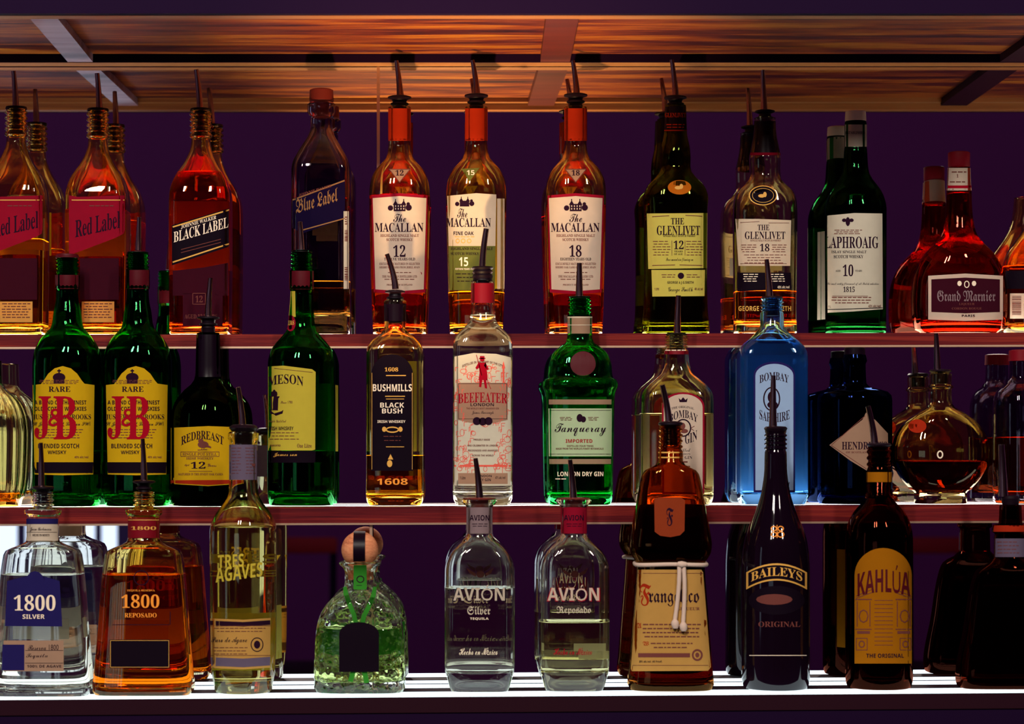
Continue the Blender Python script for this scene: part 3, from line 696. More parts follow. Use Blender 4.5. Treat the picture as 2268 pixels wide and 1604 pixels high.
# ------------------------------------------------------------------ MIDDLE SHELF
# ribbed decanter at the left edge
cx = -22
b = Bottle('ribbed_decanter', 'clear ribbed decanter with vertical flutes, cut by left picture edge', 'decanter', 2, cx,
    [(800, 26), (850, 28), (866, 40), (880, 58), (900, 73), (930, 83), (960, 86), (1060, 82), (1100, 74), (1118, 68)], 855, 900, 2.0, 1, 'yclear', 'gold', 1092, bt=8, Y=2.936)
for me in (b.body.data,):
    for v in me.vertices:
        a = math.atan2(v.co.y, v.co.x); r = math.hypot(v.co.x, v.co.y)
        if r > .016 and v.co.z > .012: k = 1+.030*math.cos(a*22)*min(1, (r-.016)/.02); v.co.x *= k; v.co.y *= k

def crown(cx, y, s=1.0):
    return [P(ell(cx, y+10*s, 14*s, 10*s, 16)), P(rect(cx-12*s, y+16*s, cx+12*s, y+24*s)), P(rect(cx-1.5*s, y-8*s, cx+1.5*s, y+2*s)), P(rect(cx-4*s, y-6*s, cx+4*s, y-3*s))]
def blended(label, cx, dx, tip, base, y0):
    rows = [(y0, 24), *thread(y0+2, y0+36, 25, 4, 3), (y0+38, 26), (638, 26), (643, 24), (665, 25), (690, 30), (715, 33), (726, 36), (738, 46), (752, 58), (768, 67), (785, 72.5), (812, 75), (1080, 75), (1100, 74), (1118, 70)]
    b = Bottle('whisky_bottle', label, 'bottle', 2, cx, rows, 700, 800, 2.5, .94, 'ggrn', 'pale', 1000, bt=13, group='green bottles with yellow arched labels', Y=2.944)
    for sd in (-1, 1): b.decal('capsule', P(rect(cx-27, y0+38, cx+27, 640)), 'dredplastic', off=.0004, side=sd)
    if tip: b.pour(tip, base, 7.5, 4.5, stop=[(y0-3, 8), (y0-2, 22), (y0+1, 23), (y0+1.5, 15), (y0+50, 15)])
    else: b.lathe('screw_cap', [(y0-8, 18), (y0-7, 24), (y0-3, 25), (y0-3.5, 25.5), (y0+1, 25.5), (y0+1.5, 15), (y0+40, 15)], 'dredplastic')
    c = cx+dx; q = 0
    A = [(c-66, 853), (c-48, 851), (c-42, 843), (c-32, 828), (c-18, 816), (c, 811), (c+18, 816), (c+32, 828), (c+42, 843), (c+48, 850), (c+70, 853), (c+67, 1051), (c+1, 1053), (c-62, 1051)]
    big = [T('J', c-62, c-26, 878, 973), T('B', c-20, c+30, 878, 973), T('&', c-32, c+4, 905, 945)]
    o = b.label(A, 'yellow', [
        ('ink', crown(c-8, 826)+[T('RARE', c-31, c+17, 856, 868, 'b'), T('A BLEND OF THE FINEST', c-62, c+52, 887, 896, 'n'), T('OLD SCOTCH WHISKIES', c-62, c+52, 901, 910, 'n'), T('JUSTERINI & BROOKS', c-66, c+62, 918, 930, 'b'), T('St James Street London SW1', c-66, c+60, 934, 946, 's'), T('BLENDED SCOTCH', c-54, c+36, 983, 993, 'n'), T('WHISKY', c-33, c+8, 998, 1006, 'n')]),
        ('bink', smallprint(c-52, c+38, 842, 3, 3.5, 1.2)+smallprint(c-62, c+46, 951, 4, 6, 1.6)+[T('40% alc./vol', c+26, c+56, 1010, 1015, 'n')]),
        ('black', [P([(c-64, 1024), (c+67, 1024), (c+66, 1048), (c-61, 1048)])]),
        ('rink', big)])
    b.label(rect(cx-68, 850, cx+40, 1050), 'yellow', [], name='back_label', side=1)
    return b
blended('green bottle with big red letters on yellow arched label, plain dark red cap', 149, -10, None, None, 571)
jb = blended('green bottle with big red letters on yellow arched label, fitted with steel spout', 305, -4, (309, 482), (306, 555), 560)
jb.decal('embossed_seal', [ring(310, 752, 19, 17, 2.5), T('J&B', 296, 324, 745, 760, 'b')], 'tgrn', off=.0003, thick=.0006)

cx = 461
b = Bottle('whiskey_bottle', 'squat nearly black bottle with small bird on its yellow label, middle shelf', 'bottle', 2, cx,
    [(738, 25), (760, 26), (800, 27), (830, 28), (842, 31), (852, 38), (862, 50), (876, 63), (892, 74), (912, 80), (940, 82), (1100, 82), (1118, 79)], 850, 900, 2, 1, 'dgrn', 'red', 950, bt=9, Y=2.938)
b.pour((467, 616), (461, 700), 8, 5, stop=rubber_stop(703, 22, 25, plug=40))
for sd in (-1, 1): b.decal('capsule', P(rect(cx-29, 741, cx+29, 835)), 'blackcap', off=.0004, side=sd)
c = cx+4
bird = [P(ell(c-20, 977, 6, 5, 12)), P(ell(c-15, 985, 12, 7.5, 14)), P([(c-8, 984), (c+3, 990), (c+2, 993), (c-10, 990)]), line(c-17, 991, c-19, 997, 1.2), line(c-13, 991, c-14, 997, 1.2), line(c-27, 997, c-6, 996, 1.5)]
b.label([(cx-82, 948), (cx, 944), (cx+80, 947), (cx+80, 1071), (cx, 1077), (cx-82, 1072)], 'yellow', [
    ('ink', [T('REDBREAST', c-63, c+30, 954, 973, 'b', arc=14), T('12', c-42, c-10, 1023, 1038, 'b')]),
    ('bink', bird+[T('SINGLE POT STILL', c-60, c+15, 1003, 1009), T('IRISH WHISKEY', c-52, c+8, 1013, 1018), T('Aged', c-56, c-45, 1027, 1034, 's'), T('Years', c-5, c+14, 1027, 1034, 's'), line(c-46, 1044, c+5, 1044, 1)]+frame(c-64, 1001, c+20, 1011, 1)+[T('MATURED IN THE FINEST OAK CASKS', c-70, c+28, 1048, 1053)]),
    ('redcap', [P([(cx-82, 1064), (cx+80, 1063), (cx+80, 1069), (cx, 1074.5), (cx-82, 1070)])])])

cx = 668
b = Bottle('whiskey_bottle', 'green whiskey bottle with straw yellow label turned to the left, middle shelf', 'bottle', 2, cx,
    [(556, 24), *thread(560, 597, 25, 4, 4), (600, 27), (641, 27), (645, 24), (665, 25), (700, 28), (722, 30), (734, 34), (746, 44), (758, 55), (770, 64), (786, 71), (805, 74.5), (1085, 75), (1118, 71)], 700, 790, 2.2, 1, 'ggrn', 'pale', 1000, bt=14, Y=2.944)
b.pour((665, 492), (667, 553), 8, 5, stop=[(554, 8), (555, 22), (559, 23), (559.5, 15), (600, 15)])
for sd in (-1, 1): b.decal('capsule', P(rect(cx-28, 600, cx+28, 641)), 'dredplastic', off=.0004, side=sd)
b.decal('neck_strip', P([(cx-27, 645), (cx-14, 645), (cx-13, 702), (cx-29, 702)]), 'jyellow', off=.0003)
b.decal('neck_seal', P(ell(cx-24, 716, 11, 18, 16)), 'redp', off=.0003)
b.decal('seal_lettering', [T('JJ&S', cx-30, cx-16, 710, 721, 'b')], 'gink', off=.0006)
L, R = cx-74, cx+31
b.label([(L, 812), (cx-40, 810), (R-8, 818), (R, 824), (R-1, 996), (R-8, 998), (L, 998)], 'jyellow', [
    ('ink', [T('MESON', cx-73, cx+4, 829, 850, 'b', arc=6), P([(cx-68, 880), (cx-51, 880), (cx-52, 909), (cx-67, 909)]), P([(cx-71, 878), (cx-48, 878), (cx-50, 882), (cx-69, 882)]), P(ell(cx-60, 871, 4, 8, 10)), P(ell(cx-64, 873, 3, 6, 10)), P(ell(cx-56, 873, 3, 6, 10)), P([(cx-71, 907), (cx-60, 916), (cx-44, 911), (cx-40, 908), (cx-42, 916), (cx-56, 921), (cx-68, 917)]), T('IRISH WHISKEY', cx-73, cx-18, 945, 953, 'n')]),
    ('bink', [T('Since 1780', cx-46, cx-20, 888, 894, 's'), T('Triple Distilled', cx-72, cx-34, 930, 938, 's'), T('IMPORTED', cx-68, cx-46, 985, 989, 'n'), T('One Litre', cx-10, cx+22, 983, 992), line(cx-60, 816, cx+24, 825, 1)]+smallprint(cx-70, cx-6, 958, 3, 7, 1.4))], lab='straw yellow label turned to the left')
b.label([(L+1, 999), (R, 999), (R-1, 1025), (L+2, 1025)], 'black', [('gink', [T('James son', cx-62, cx-10, 1003, 1013, 's')])], name='foot_label', lab='black band under the label')
b.label(rect(cx+20, 850, cx+74, 1000), 'jyellow', [('ink', [T('AL', cx+56, cx+66, 880, 888, 'n')])], name='back_label', side=1)

cx = 875
b = Bottle('whiskey_bottle', 'pale square-shouldered whiskey bottle with black arched label and low amber level, middle shelf', 'bottle', 2, cx,
    [(666, 24), (670, 25.5), (676, 24), (725, 24), (732, 26), (740, 33), (748, 43), (757, 53), (768, 60), (782, 63), (1050, 63), (1085, 64), (1105, 63), (1118, 58)], 726, 775, 5, .84, 'yclear', 'gold', 1010, bt=12)
b.pour((857, 563), (876, 640), 7.5, 5, stop=rubber_stop(645, 21, 22, plug=44, inner=16))
for sd in (-1, 1): b.decal('capsule', P(rect(cx-26, 673, cx+26, 712)), 'blackcap', off=.0004, side=sd)
b.decal('bottle_print', [T('1608', cx-40, cx+28, 1060, 1074, 'n')], 'oink', off=.0002)
c = cx-6
rays = [line(c+4, 1026, c+4, 1030)]
b.label(arch(c-47, c+46, 785, 832, 1043), 'black', [
    ('gink', [T('1608', c-17, c+13, 814, 823, 'b'), line(c-14, 832, c+30, 832, 2), line(c-16, 878, c+28, 878, 2), line(c-14, 884, c+26, 884, 1.5), ring(c, 952, 15, 7, 3), P(ell(c-18, 951, 5, 6, 8)), P(ell(c+18, 951, 5, 6, 8)), line(c-14, 990, c+26, 990, 1.5), P(ell(c-6, 1027, 6, 8, 12)), P([(c-10, 1018), (c-4, 1006), (c+2, 1018)]), line(c-45, 826, c-45, 1040, 1), line(c+44, 826, c+44, 1040, 1)]),
    ('wink', [T('BUSHMILLS', c-43, c+43, 851, 867, 'n'), T('BLACK', c-27, c+26, 892, 903, 'n'), T('BUSH', c-23, c+22, 905, 916, 'n'), T('IRISH WHISKEY', c-33, c+29, 931, 937, 'n')]),
    ('bink', smallprint(c-20, c+20, 966, 2, 9, 1.5))], lab='black arched label with cream lettering')
b.label(rect(cx-40, 800, cx+56, 1000), 'pyellow', [], name='back_label', side=1)

cx = 1069
b = Bottle('gin_bottle', 'clear square gin bottle with red-coated figure over pink city print, middle shelf', 'bottle', 2, cx,
    [(624, 25), (672, 27), (675, 27.5), (680, 28), (708, 28.5), (718, 34), (728, 43), (738, 53), (748, 61), (760, 65), (775, 66), (1090, 66), (1105, 65), (1118, 60)], 700, 760, 6, .84, 'clear', 'water', 700, bt=14)
b.pour((1077, 507), (1068, 592), 7.5, 6, stop=[(590, 10), (591, 22), (594, 24), (598, 20), (603, 23), (607, 20), (612, 23), (618, 21), (622, 22), (624, 15), (660, 15)])
for sd in (-1, 1): b.decal('capsule', P(rect(cx-28, 627, cx+28, 671)), 'redplastic', off=.0004, side=sd)
r = random.Random(4); city = []
for k in range(260):
    x = r.uniform(cx-63, cx+56); y = r.uniform(806, 1045)
    if abs(x-cx) < 24 and y > 940 and y < 1035: continue
    w, h = r.uniform(2, 9), r.uniform(3, 14); city += [line(x, y, x+w, y, 1.2), line(x, y, x, y+h, 1.2)] if k % 3 else [ring(x+4, y+4, r.uniform(3, 8), r.uniform(3, 9), 1.1, 12)]
city += [P(rect(cx-62, 1030, cx+62, 1034)), P(rect(cx+44, 815, cx+48, 880)), P([(cx+42, 816), (cx+46, 800), (cx+50, 816)])]
fig = [P(ell(cx-1, 797, 5, 4.5, 12)), P(rect(cx-6, 789, cx+4, 794)), P(rect(cx-8, 793, cx+6, 795.5)), P([(cx-9, 803), (cx+7, 803), (cx+10, 828), (cx+11, 842), (cx-9, 842), (cx-7, 826)]), P([(cx-9, 803), (cx-16, 815), (cx-13, 819), (cx-5, 812)]), P([(cx+6, 803), (cx+14, 818), (cx+10, 820), (cx+3, 810)]), P([(cx-7, 842), (cx-1, 842), (cx-3, 858), (cx-8, 857)]), P([(cx+2, 842), (cx+8, 842), (cx+10, 861), (cx+5, 860)]), line(cx-14, 786, cx-2, 832, 1.4), line(cx+9, 840, cx+18, 862, 1.2)]
b.label([(cx-62, 790), (cx-20, 782), (cx+30, 784), (cx+62, 792), (cx+62, 1076), (cx-62, 1076)], 'white', [
    ('pinkink', city),
    ('taupe', [P([(cx-55, 848), (cx+55, 848), (cx+55, 930), (cx+30, 936), (cx+4, 941), (cx-30, 936), (cx-55, 930)]), P(rect(cx-54, 1048, cx+55, 1072))]),
    ('ink', frame(cx-53, 850, cx+53, 928, 1)+[T('LONDON', cx-27, cx+25, 893, 900, 'n'), P(ell(cx-13, 933, 9, 9, 14)), P(ell(cx, 934, 9, 9, 14)), P(ell(cx+13, 933, 9, 9, 14)), T('LONDON', cx-16, cx+20, 1052, 1057, 'n'), T('DRY GIN', cx-12, cx+18, 1060, 1066, 'n'), T('1 Litre', cx-50, cx-38, 1055, 1062, 'n'), T('47% alc./vol', cx+28, cx+50, 1055, 1061, 'n'), T('James Burrough', cx-24, cx+24, 910, 920, 's')]),
    ('rink', [T('BEEFEATER', cx-54, cx+54, 869, 891, 'b', arc=3)]+fig),
    ('bink', [T("THE WORLD'S MOST AWARDED GIN", cx-36, cx+36, 903, 907, 'n'), T('DISTILLED IN THE HEART OF THE CITY', cx-45, cx+45, 799, 804, 'n', arc=10), T('PROUDLY MADE', cx-20, cx+16, 972, 976, 'n'), T('AND CELEBRATED IN LONDON', cx-34, cx+34, 985, 989, 'n'), T('RECOGNISED AND AWARDED', cx-32, cx+34, 996, 1000, 'n'), T('ACROSS THE WORLD', cx-24, cx+24, 1007, 1011, 'n')])], name='printed_front', lab='pink and white printed front with red lettering')

cx = 1284
b = Bottle('gin_bottle', 'emerald green gin bottle with round dark red seal above its white label, middle shelf', 'bottle', 2, cx,
    [(658, 24), *thread(662, 695, 26, 4, 4), (698, 27), (740, 27.5), (750, 28), (760, 32), (768, 44), (778, 56), (792, 65), (810, 70), (832, 72), (838, 74), (842, 81), (848, 83.5), (858, 83.5), (865, 80), (872, 77.5), (890, 76.5), (1000, 74), (1100, 72), (1118, 68)], 745, 790, 3.0, .86, 'tgrn', 'water', 960, bt=12, Y=2.93)
b.pour((1283, 583), (1283, 657), 8.5, 5.5, stop=[(656, 9), (657, 22), (661, 23), (661.5, 15), (700, 15)])
for sd in (-1, 1): b.decal('neck_collar', P(rect(cx-29, 701, cx+29, 739)), 'taupe', off=.0004, side=sd)
b.decal('collar_line', [line(cx-28, 703, cx+28, 703, 3), line(cx-28, 720, cx+28, 720, 1.5)], 'white', off=.0007)
b.decal('embossed_seal', [ring(cx+7, 806, 35, 34, 5)], 'ggrn', off=.0003, thick=.002)
b.decal('wax_seal', [P(ell(cx+7, 806, 28, 27))], 'dredplastic', off=.0004, thick=.0012)
c = cx+2
b.label([(c-71, 905), (c+69, 905), (c+68, 1011), (c-70, 1011)], 'mint', [
    ('ink', [T('Tanqueray', c-57, c+56, 938, 966, 's'), line(c-68, 909, c+66, 909, 1), line(c-68, 1006, c+66, 1006, 1), P(ell(c-2, 926, 7, 9, 14)), P(ell(c+6, 929, 6, 7, 12))]),
    ('rink', [T('IMPORTED', c-33, c+26, 973, 981, 'n')]),
    ('bink', [T('DISTILLED FOUR TIMES', c-30, c+28, 986, 990, 'n'), T("MADE FROM THE WORLD'S FINEST BOTANICALS", c-54, c+50, 992, 996, 'n')]+smallprint(c-46, c-18, 924, 3, 3, 1.1)+smallprint(c+16, c+42, 924, 3, 3, 1.1))], lab='pale front label with script lettering')
b.label(rect(c-70, 885, c+68, 896), 'taupe', [], name='label_stripe')
b.label(rect(c-69, 1017, c+67, 1028), 'taupe', [], name='label_stripe')
b.decal('bottle_print', [T('LONDON DRY GIN', c-51, c+50, 1045, 1055, 'n')]+smallprint(c-56, c-30, 1060, 1, h=2), 'wink', off=.0003)
b.label(rect(c-66, 880, c+64, 1010), 'mint', [], name='back_label', side=1)

cx = 1498
b = Bottle('gin_bottle', 'clear broad-shouldered gin bottle with cream arched label edged maroon, middle shelf', 'bottle', 2, cx,
    [(740, 24), *thread(743, 773, 26, 4, 4), (776, 26), (788, 27), (800, 28), (818, 32), (830, 38), (842, 52), (853, 65), (864, 74), (880, 79.5), (900, 80), (1095, 80), (1118, 74)], 800, 862, 5, .72, 'yclear', 'water', 918, bt=12)
b.pour((1502, 655), (1500, 738), 8, 5.5, stop=[(737, 8), (738, 21), (741, 21), (741.5, 15), (775, 15)])
for sd in (-1, 1): b.decal('neck_ring', P(rect(cx-28, 777, cx+28, 785)), 'redplastic', off=.0004, side=sd)
b.decal('neck_lettering', smallprint(cx-24, cx+24, 775, 1, h=2), 'wink', off=.0007)
c = cx+15
b.label(arch(c-47, c+47, 869, 900, 1094), 'redp', [
    ('cream', [P(arch(c-43, c+43, 873, 902, 1090))]),
    ('ink', [P([(c-8, 891), (c-10, 882), (c-5, 886), (c, 880), (c+5, 886), (c+10, 882), (c+8, 891)]), T('THE ORIGINAL', c-26, c+24, 899, 904, 'b', arc=4), T('BOMBAY', c-31, c+32, 908, 926, 'b', arc=12), T('DRY GIN', c-31, c+31, 962, 984, 'b', arc=-10), ring(c, 948, 18, 20, 3), T('LONDON', c-14, c+16, 1004, 1008), T('DRY GIN', c-18, c+20, 1010, 1017), T('Distilled', c-20, c+16, 993, 1001, 's')]),
    ('bink', [P(ell(c-2, 944, 7, 8, 12)), P(ell(c+2, 955, 9, 5, 12))]+smallprint(c-14, c+16, 1022, 2, 10, 3)+[line(c+18, 948, c+25, 944, 1.5), line(c+18, 950, c+24, 954, 1.5)])], lab='cream arched label edged maroon')
b.label(rect(c-40, 890, c+30, 1080), 'white', [], name='back_label', side=1)

cx = 1710
b = Bottle('gin_bottle', 'bright sky blue gin bottle with arched blue label, middle shelf', 'bottle', 2, cx,
    [(662, 25), *thread(666, 690, 26, 3, 4), (694, 26), (722, 26.5), (732, 32), (746, 45), (758, 58), (768, 67), (780, 73), (795, 75), (1098, 75), (1118, 70)], 722, 775, 6, .74, 'blue', 'water', 757, bt=14)
b.pour((1697, 575), (1704, 657), 8.5, 5, stop=[(656, 9), (657, 22), (661, 24), (661.5, 15), (700, 15)])
c = cx+5
b.label(arch(c-46, c+46, 801, 830, 1091), 'navy', [
    ('sky', [P(arch(c-42, c+42, 806, 832, 1086))]),
    ('ink', [T('BOMBAY', c-33, c+32, 824, 842, 'b', arc=8), T('SAPPHIRE', c-33, c+34, 915, 936, 'b', arc=-8), ring(c-6, 884, 19, 27, 3), P(ell(c-6, 880, 9, 13, 14)), P(ell(c-4, 897, 12, 8, 14)), T('LONDON', c-18, c+18, 955, 962), T('DRY GIN', c-19, c+19, 966, 974), T('94° Proof', c+2, c+34, 1068, 1076, 'n')]),
    ('navy', smallprint(c-20, c+24, 985, 5, 14, 3, w=(10, 18)))], lab='pale blue arched label edged dark')
b.label(rect(cx-66, 790, cx+66, 1092), 'sky', [], name='back_label', side=1)  # back label spread over the whole glass, added to brighten the blue

# flat shouldered near-black apothecary bottle with diamond label
cx = 1893
b = Bottle('gin_bottle', 'squat blue-black apothecary bottle with diamond-shaped label, middle shelf', 'bottle', 2, cx,
    [(786, 24), (800, 27), (806, 24), (850, 26), (858, 34), (863, 55), (868, 72), (876, 80), (890, 82), (1108, 82), (1118, 79)], 845, 870, 2, 1, 'nvgl', None, None, bt=8, Y=2.938)
b.label(rect(1835, 905, 1880, 1060), 'white', [('ink', barcode(1838, 1856, 1000, 1040))], name='back_label', side=1)
b.lathe('stopper', [(770, 20), (772, 23), (786, 23)], 'blackcap')
c = 1914
b.label([(c-77, 986), (c-40, 958), (c-4, 930), (c+4, 914), (c+26, 932), (c+52, 960), (c+53, 1010), (c+26, 1034), (c+8, 1044), (c-30, 1021)], 'taupe', [
    ('bink', [line(c-72, 986, c+2, 921, 1.2), line(c-72, 987, c+5, 1039, 1.2), T('OF SCOTLAND', c-40, c+10, 1000, 1004)]),
    ('ink', [T("HENDRICK'S", c-49, c+50, 978, 996)])], name='diamond_label', lab='grey-pink diamond label')

# round cognac bottle
cx = 2083
b = Bottle('cognac_bottle', 'ball-shaped clear bottle half filled with dark liquor on a short foot, middle shelf', 'bottle', 2, cx,
    [(828, 24), (832, 24.5), (842, 24), (852, 24), (856, 28), (859, 28), (862, 24), (880, 24), (895, 26), (903, 32), (911, 46), (920, 60), (934, 78), (950, 92), (970, 102), (995, 107), (1020, 106), (1045, 97), (1065, 84), (1080, 70), (1088, 60), (1092, 57), (1096, 58.5), (1118, 58)], 900, 960, 2.1, .60, 'aglass', 'dbrown', 1022, bt=18, Y=2.92, t=3.5)
b.pour((2072, 738), (2076, 820), 8, 5, stop=[(818, 9), (819, 22), (823, 25), (826, 20), (828, 15), (850, 15)])
b.decal('medallion', P(ell(2032, 944, 20, 15)), 'redcap', off=.0004)
b.decal('seal', [ring(2082, 1007, 7, 9, 3)], 'wink', off=.0005)
# clear flasks at the right edge
cx = 2262
b = Bottle('clear_flask', 'dim clear cylindrical bottle cut by right picture edge, middle shelf', 'bottle', 2, cx,
    [(790, 25), (840, 27), (852, 36), (862, 50), (880, 59), (900, 62), (1108, 62), (1118, 58)], 840, 870, 2, 1, 'smoke', 'red', 970, bt=12)
b.lathe('capsule', [(775, 20), (777, 27), (800, 28)], 'redplastic')

# ------------------------------------------------------------------ BOTTOM SHELF
def tequila_decanter(label, cx, dx, tip, base, silver, Y=2.788, glassm='clear', liq='water', level=1273, hb=110, hs=83):
    rows = [(1090, 23), *thread(1092, 1124, 24, 3, 3.5), (1126, 26), (1129, 39), (1133, 41), (1139, 40), (1144, 34), (1150, 35), (1192, 35), (1200, 38), (1207, 50), (1213, 66), (1219, 78), (1228, hs), (1240, hs+2), (1270, hs+6), (1400, hs+16), (1500, hb-2), (1522, hb), (1535, hb-4)]
    b = Bottle('tequila_bottle', label, 'bottle', 3, cx, rows, 1200, 1225, 6, .55, glassm, liq, level, bt=9, t=3.5, Y=Y, group='flared rectangular tequila decanters')
    if tip: b.pour(tip, base, 7.5, 4.5, stop=rubber_stop(base[1]+3, 20, 25, plug=14, inner=15))
    return b
b = tequila_decanter('clear flared tequila decanter with navy label, leftmost on bottom shelf', 95, 0, (92, 981), (92, 1076), True)
cx = 95
for sd in (-1, 1): b.decal('neck_label', P(rect(cx-37, 1149, cx+33, 1198)), 'cream', off=.0004, side=sd, parent=None)
b.decal('neck_band', P(rect(cx-37, 1149, cx+33, 1161)), 'navy', off=.0006)
b.decal('neck_lettering', [T('Juan Beckmann', cx-28, cx+18, 1168, 1178, 's'), T('HECHO EN MEXICO', cx-22, cx+14, 1183, 1188, 'n'), line(cx-36, 1179, cx+30, 1179, .8)], 'ink', off=.0007)
b.label([(16, 1287), (58, 1287), (60, 1276), (68, 1268), (77, 1265), (87, 1268), (95, 1276), (96, 1287), (132, 1287), (138, 1388), (11, 1387)], 'navy', [
    ('wink', [T('1800', 31, 123, 1318, 1353, 'b'), T('SILVER', 50, 99, 1361, 1371, 'n')])], lab='navy front label')
b.label(rect(8, 1419, 141, 1487), 'taupe', [('navy', [P([(6, 1428), (54, 1428), (54, 1485), (4, 1485)])]), ('ink', [T('Reserva 1800', 62, 130, 1428, 1440, 's'), T('Tequila', 58, 106, 1448, 1460, 's'), line(56, 1441, 140, 1441, 1), line(56, 1469, 140, 1469, 1), T('100% DE AGAVE', 60, 136, 1473, 1479, 'n')])], name='lower_label')
b.label(rect(cx-60, 1370, cx+60, 1415), 'white', [], name='back_label', side=1)

cx = 319
b = tequila_decanter('amber flared tequila decanter with orange numerals, second from left on bottom shelf', cx, 0, (317, 972), (319, 1063), False, liq='amber', glassm='aglass')
for sd in (-1, 1): b.decal('neck_band', P(rect(cx-36, 1149, cx+34, 1192)), 'redplastic', off=.0004, side=sd)
b.decal('neck_lettering', [T('1800', cx-28, cx+26, 1166, 1174, 'b'), line(cx-34, 1152, cx+32, 1152, 1.5)], 'gink', off=.0007)
b.decal('bottle_print', [T('1800', 269, 353, 1317, 1347, 'b'), T('TEQUILA RESERVA', 281, 343, 1306, 1311), T('REPOSADO', 276, 347, 1358, 1368)], 'oink', off=.0003)
b.decal('bottle_frame', [line(249, 1384, 376, 1384, 1.5), line(377, 1355, 377, 1384, 1.5), ring(313, 1280, 17, 17, 2)], 'ink', off=.0003)
b.label(rect(243, 1417, 376, 1480), 'black', [('gink', frame(245, 1419, 374, 1478, 1))], name='lower_label')
b.label(rect(259, 1372, 375, 1455), 'goldp', [], name='back_label', side=1)
b.decal('back_print', [T('1800', 285, 368, 1285, 1308, 'b')], 'oink', off=.0003, side=1)

cx = 539
b = Bottle('tequila_bottle', 'tall round yellowish tequila bottle with lavender paper round its neck, bottom shelf', 'bottle', 3, cx,
    [(957, 30), (960, 34), (972, 34), (977, 31), (984, 31), (1062, 31), (1090, 33), (1104, 37), (1116, 45), (1130, 56), (1144, 65), (1160, 71.5), (1178, 74), (1400, 73), (1490, 70), (1510, 66), (1532, 63)], 1100, 1150, 2, 1, 'yclear', 'pale', 1168, bt=16, Y=2.80, t=3.5)
b.pour((528, 858), (537, 942), 8, 5, stop=[(940, 8), (941, 24), (944, 29), (948, 32), (953, 28), (957, 25), (960, 20), (990, 19)])
for sd in (-1, 1): b.decal('neck_wrap', P(rect(cx-35, 985, cx+32, 1063)), 'lav', off=.0004, side=sd, label='lavender paper neck wrap')
b.decal('wrap_print', smallprint(cx-26, cx-4, 992, 9, 7, 1.2)+smallprint(cx+4, cx+28, 992, 9, 7, 1.2)+[P(ell(cx+22, 1030, 4, 3, 8))], 'bink', off=.0006)
b.decal('bottle_print', [T('TRES', 483, 540, 1228, 1257, 'n', slope=-.06), T('AGAVES', 478, 581, 1252, 1284, 'n', slope=-.14)], 'jyellow', off=.0004)
b.decal('back_print', [T('TRES', 505, 573, 1226, 1246, 'n'), T('AGAVES', 490, 580, 1262, 1276, 'n')], 'pyellow', off=.0004, side=1)
b.label([(cx-73, 1370), (cx, 1373), (cx+60, 1369), (cx+59, 1479), (cx, 1483), (cx-71, 1480)], 'goldp', [
    ('ink', [T('Puro de Agave', cx-70, cx+8, 1411, 1428, 's'), P([(cx-73, 1375), (cx, 1378), (cx+59, 1374), (cx+59, 1384), (cx, 1388), (cx-72, 1385)]), ring(cx+30, 1428, 14, 16, 2), P(ell(cx+30, 1428, 7, 9, 12))]),
    ('lav', [P([(cx-72, 1456), (cx, 1459), (cx+59, 1455), (cx+58, 1474), (cx, 1478), (cx-70, 1475)])]),
    ('bink', smallprint(cx-66, cx+50, 1391, 2, 7, 1.4)+smallprint(cx-66, cx+10, 1434, 3, 7, 1.4)+[line(cx-72, 1387, cx+59, 1386, 1), line(cx-72, 1452, cx+59, 1452, 1)])])
b.label([(cx-50, 1355), (cx+66, 1355), (cx+66, 1480), (cx-50, 1480)], 'pyellow', [], name='back_label', side=1)

cx = 797
b = Bottle('tequila_bottle', 'squat hammered glass bottle with cork ball stopper and green ribbon, bottom shelf', 'bottle', 3, cx,
    [(1243, 42), (1246, 47), (1251, 46), (1257, 38), (1264, 34), (1282, 33), (1298, 34), (1306, 38), (1314, 48), (1326, 62), (1340, 75), (1356, 85), (1374, 92), (1392, 95.5), (1420, 98), (1500, 101), (1522, 101), (1535, 97)], 1300, 1380, 3.6, .58, 'wavy', 'grnliq', 1391, bt=14, Y=2.795)
bm = bmesh.new(); bmesh.ops.create_uvsphere(bm, u_segments=32, v_segments=20, radius=41*b.px)
bmesh.ops.transform(bm, matrix=__import__('mathutils').Matrix.Translation((0, 0, (VY-1218)*b.px-b.zb)), verts=bm.verts)
st = link('cork_stopper', bm, M['cork'], b.root, 40)
b.lathe('cork_shank', [(1246, 28), (1284, 27)], 'cork', parent=st)
bm = bmesh.new(); prev = None; rr_ = 41.6*b.px; zc = (VY-1218)*b.px-b.zb
for i in range(13):
    a_ = math.radians(-40+i*11); cur = [bm.verts.new((sx*13*b.px, -rr_*math.cos(a_), zc+rr_*math.sin(a_))) for sx in (-1, -.3, .4, 1)]
    if prev:
        for k in range(3): bm.faces.new((prev[k], prev[k+1], cur[k+1], cur[k]))
    prev = cur
bmesh.ops.recalc_face_normals(bm, faces=bm.faces[:]); bmesh.ops.solidify(bm, geom=bm.faces[:], thickness=.0004)
link('stopper_strip', bm, M['blackcap'], st, 50)
c = cx+4
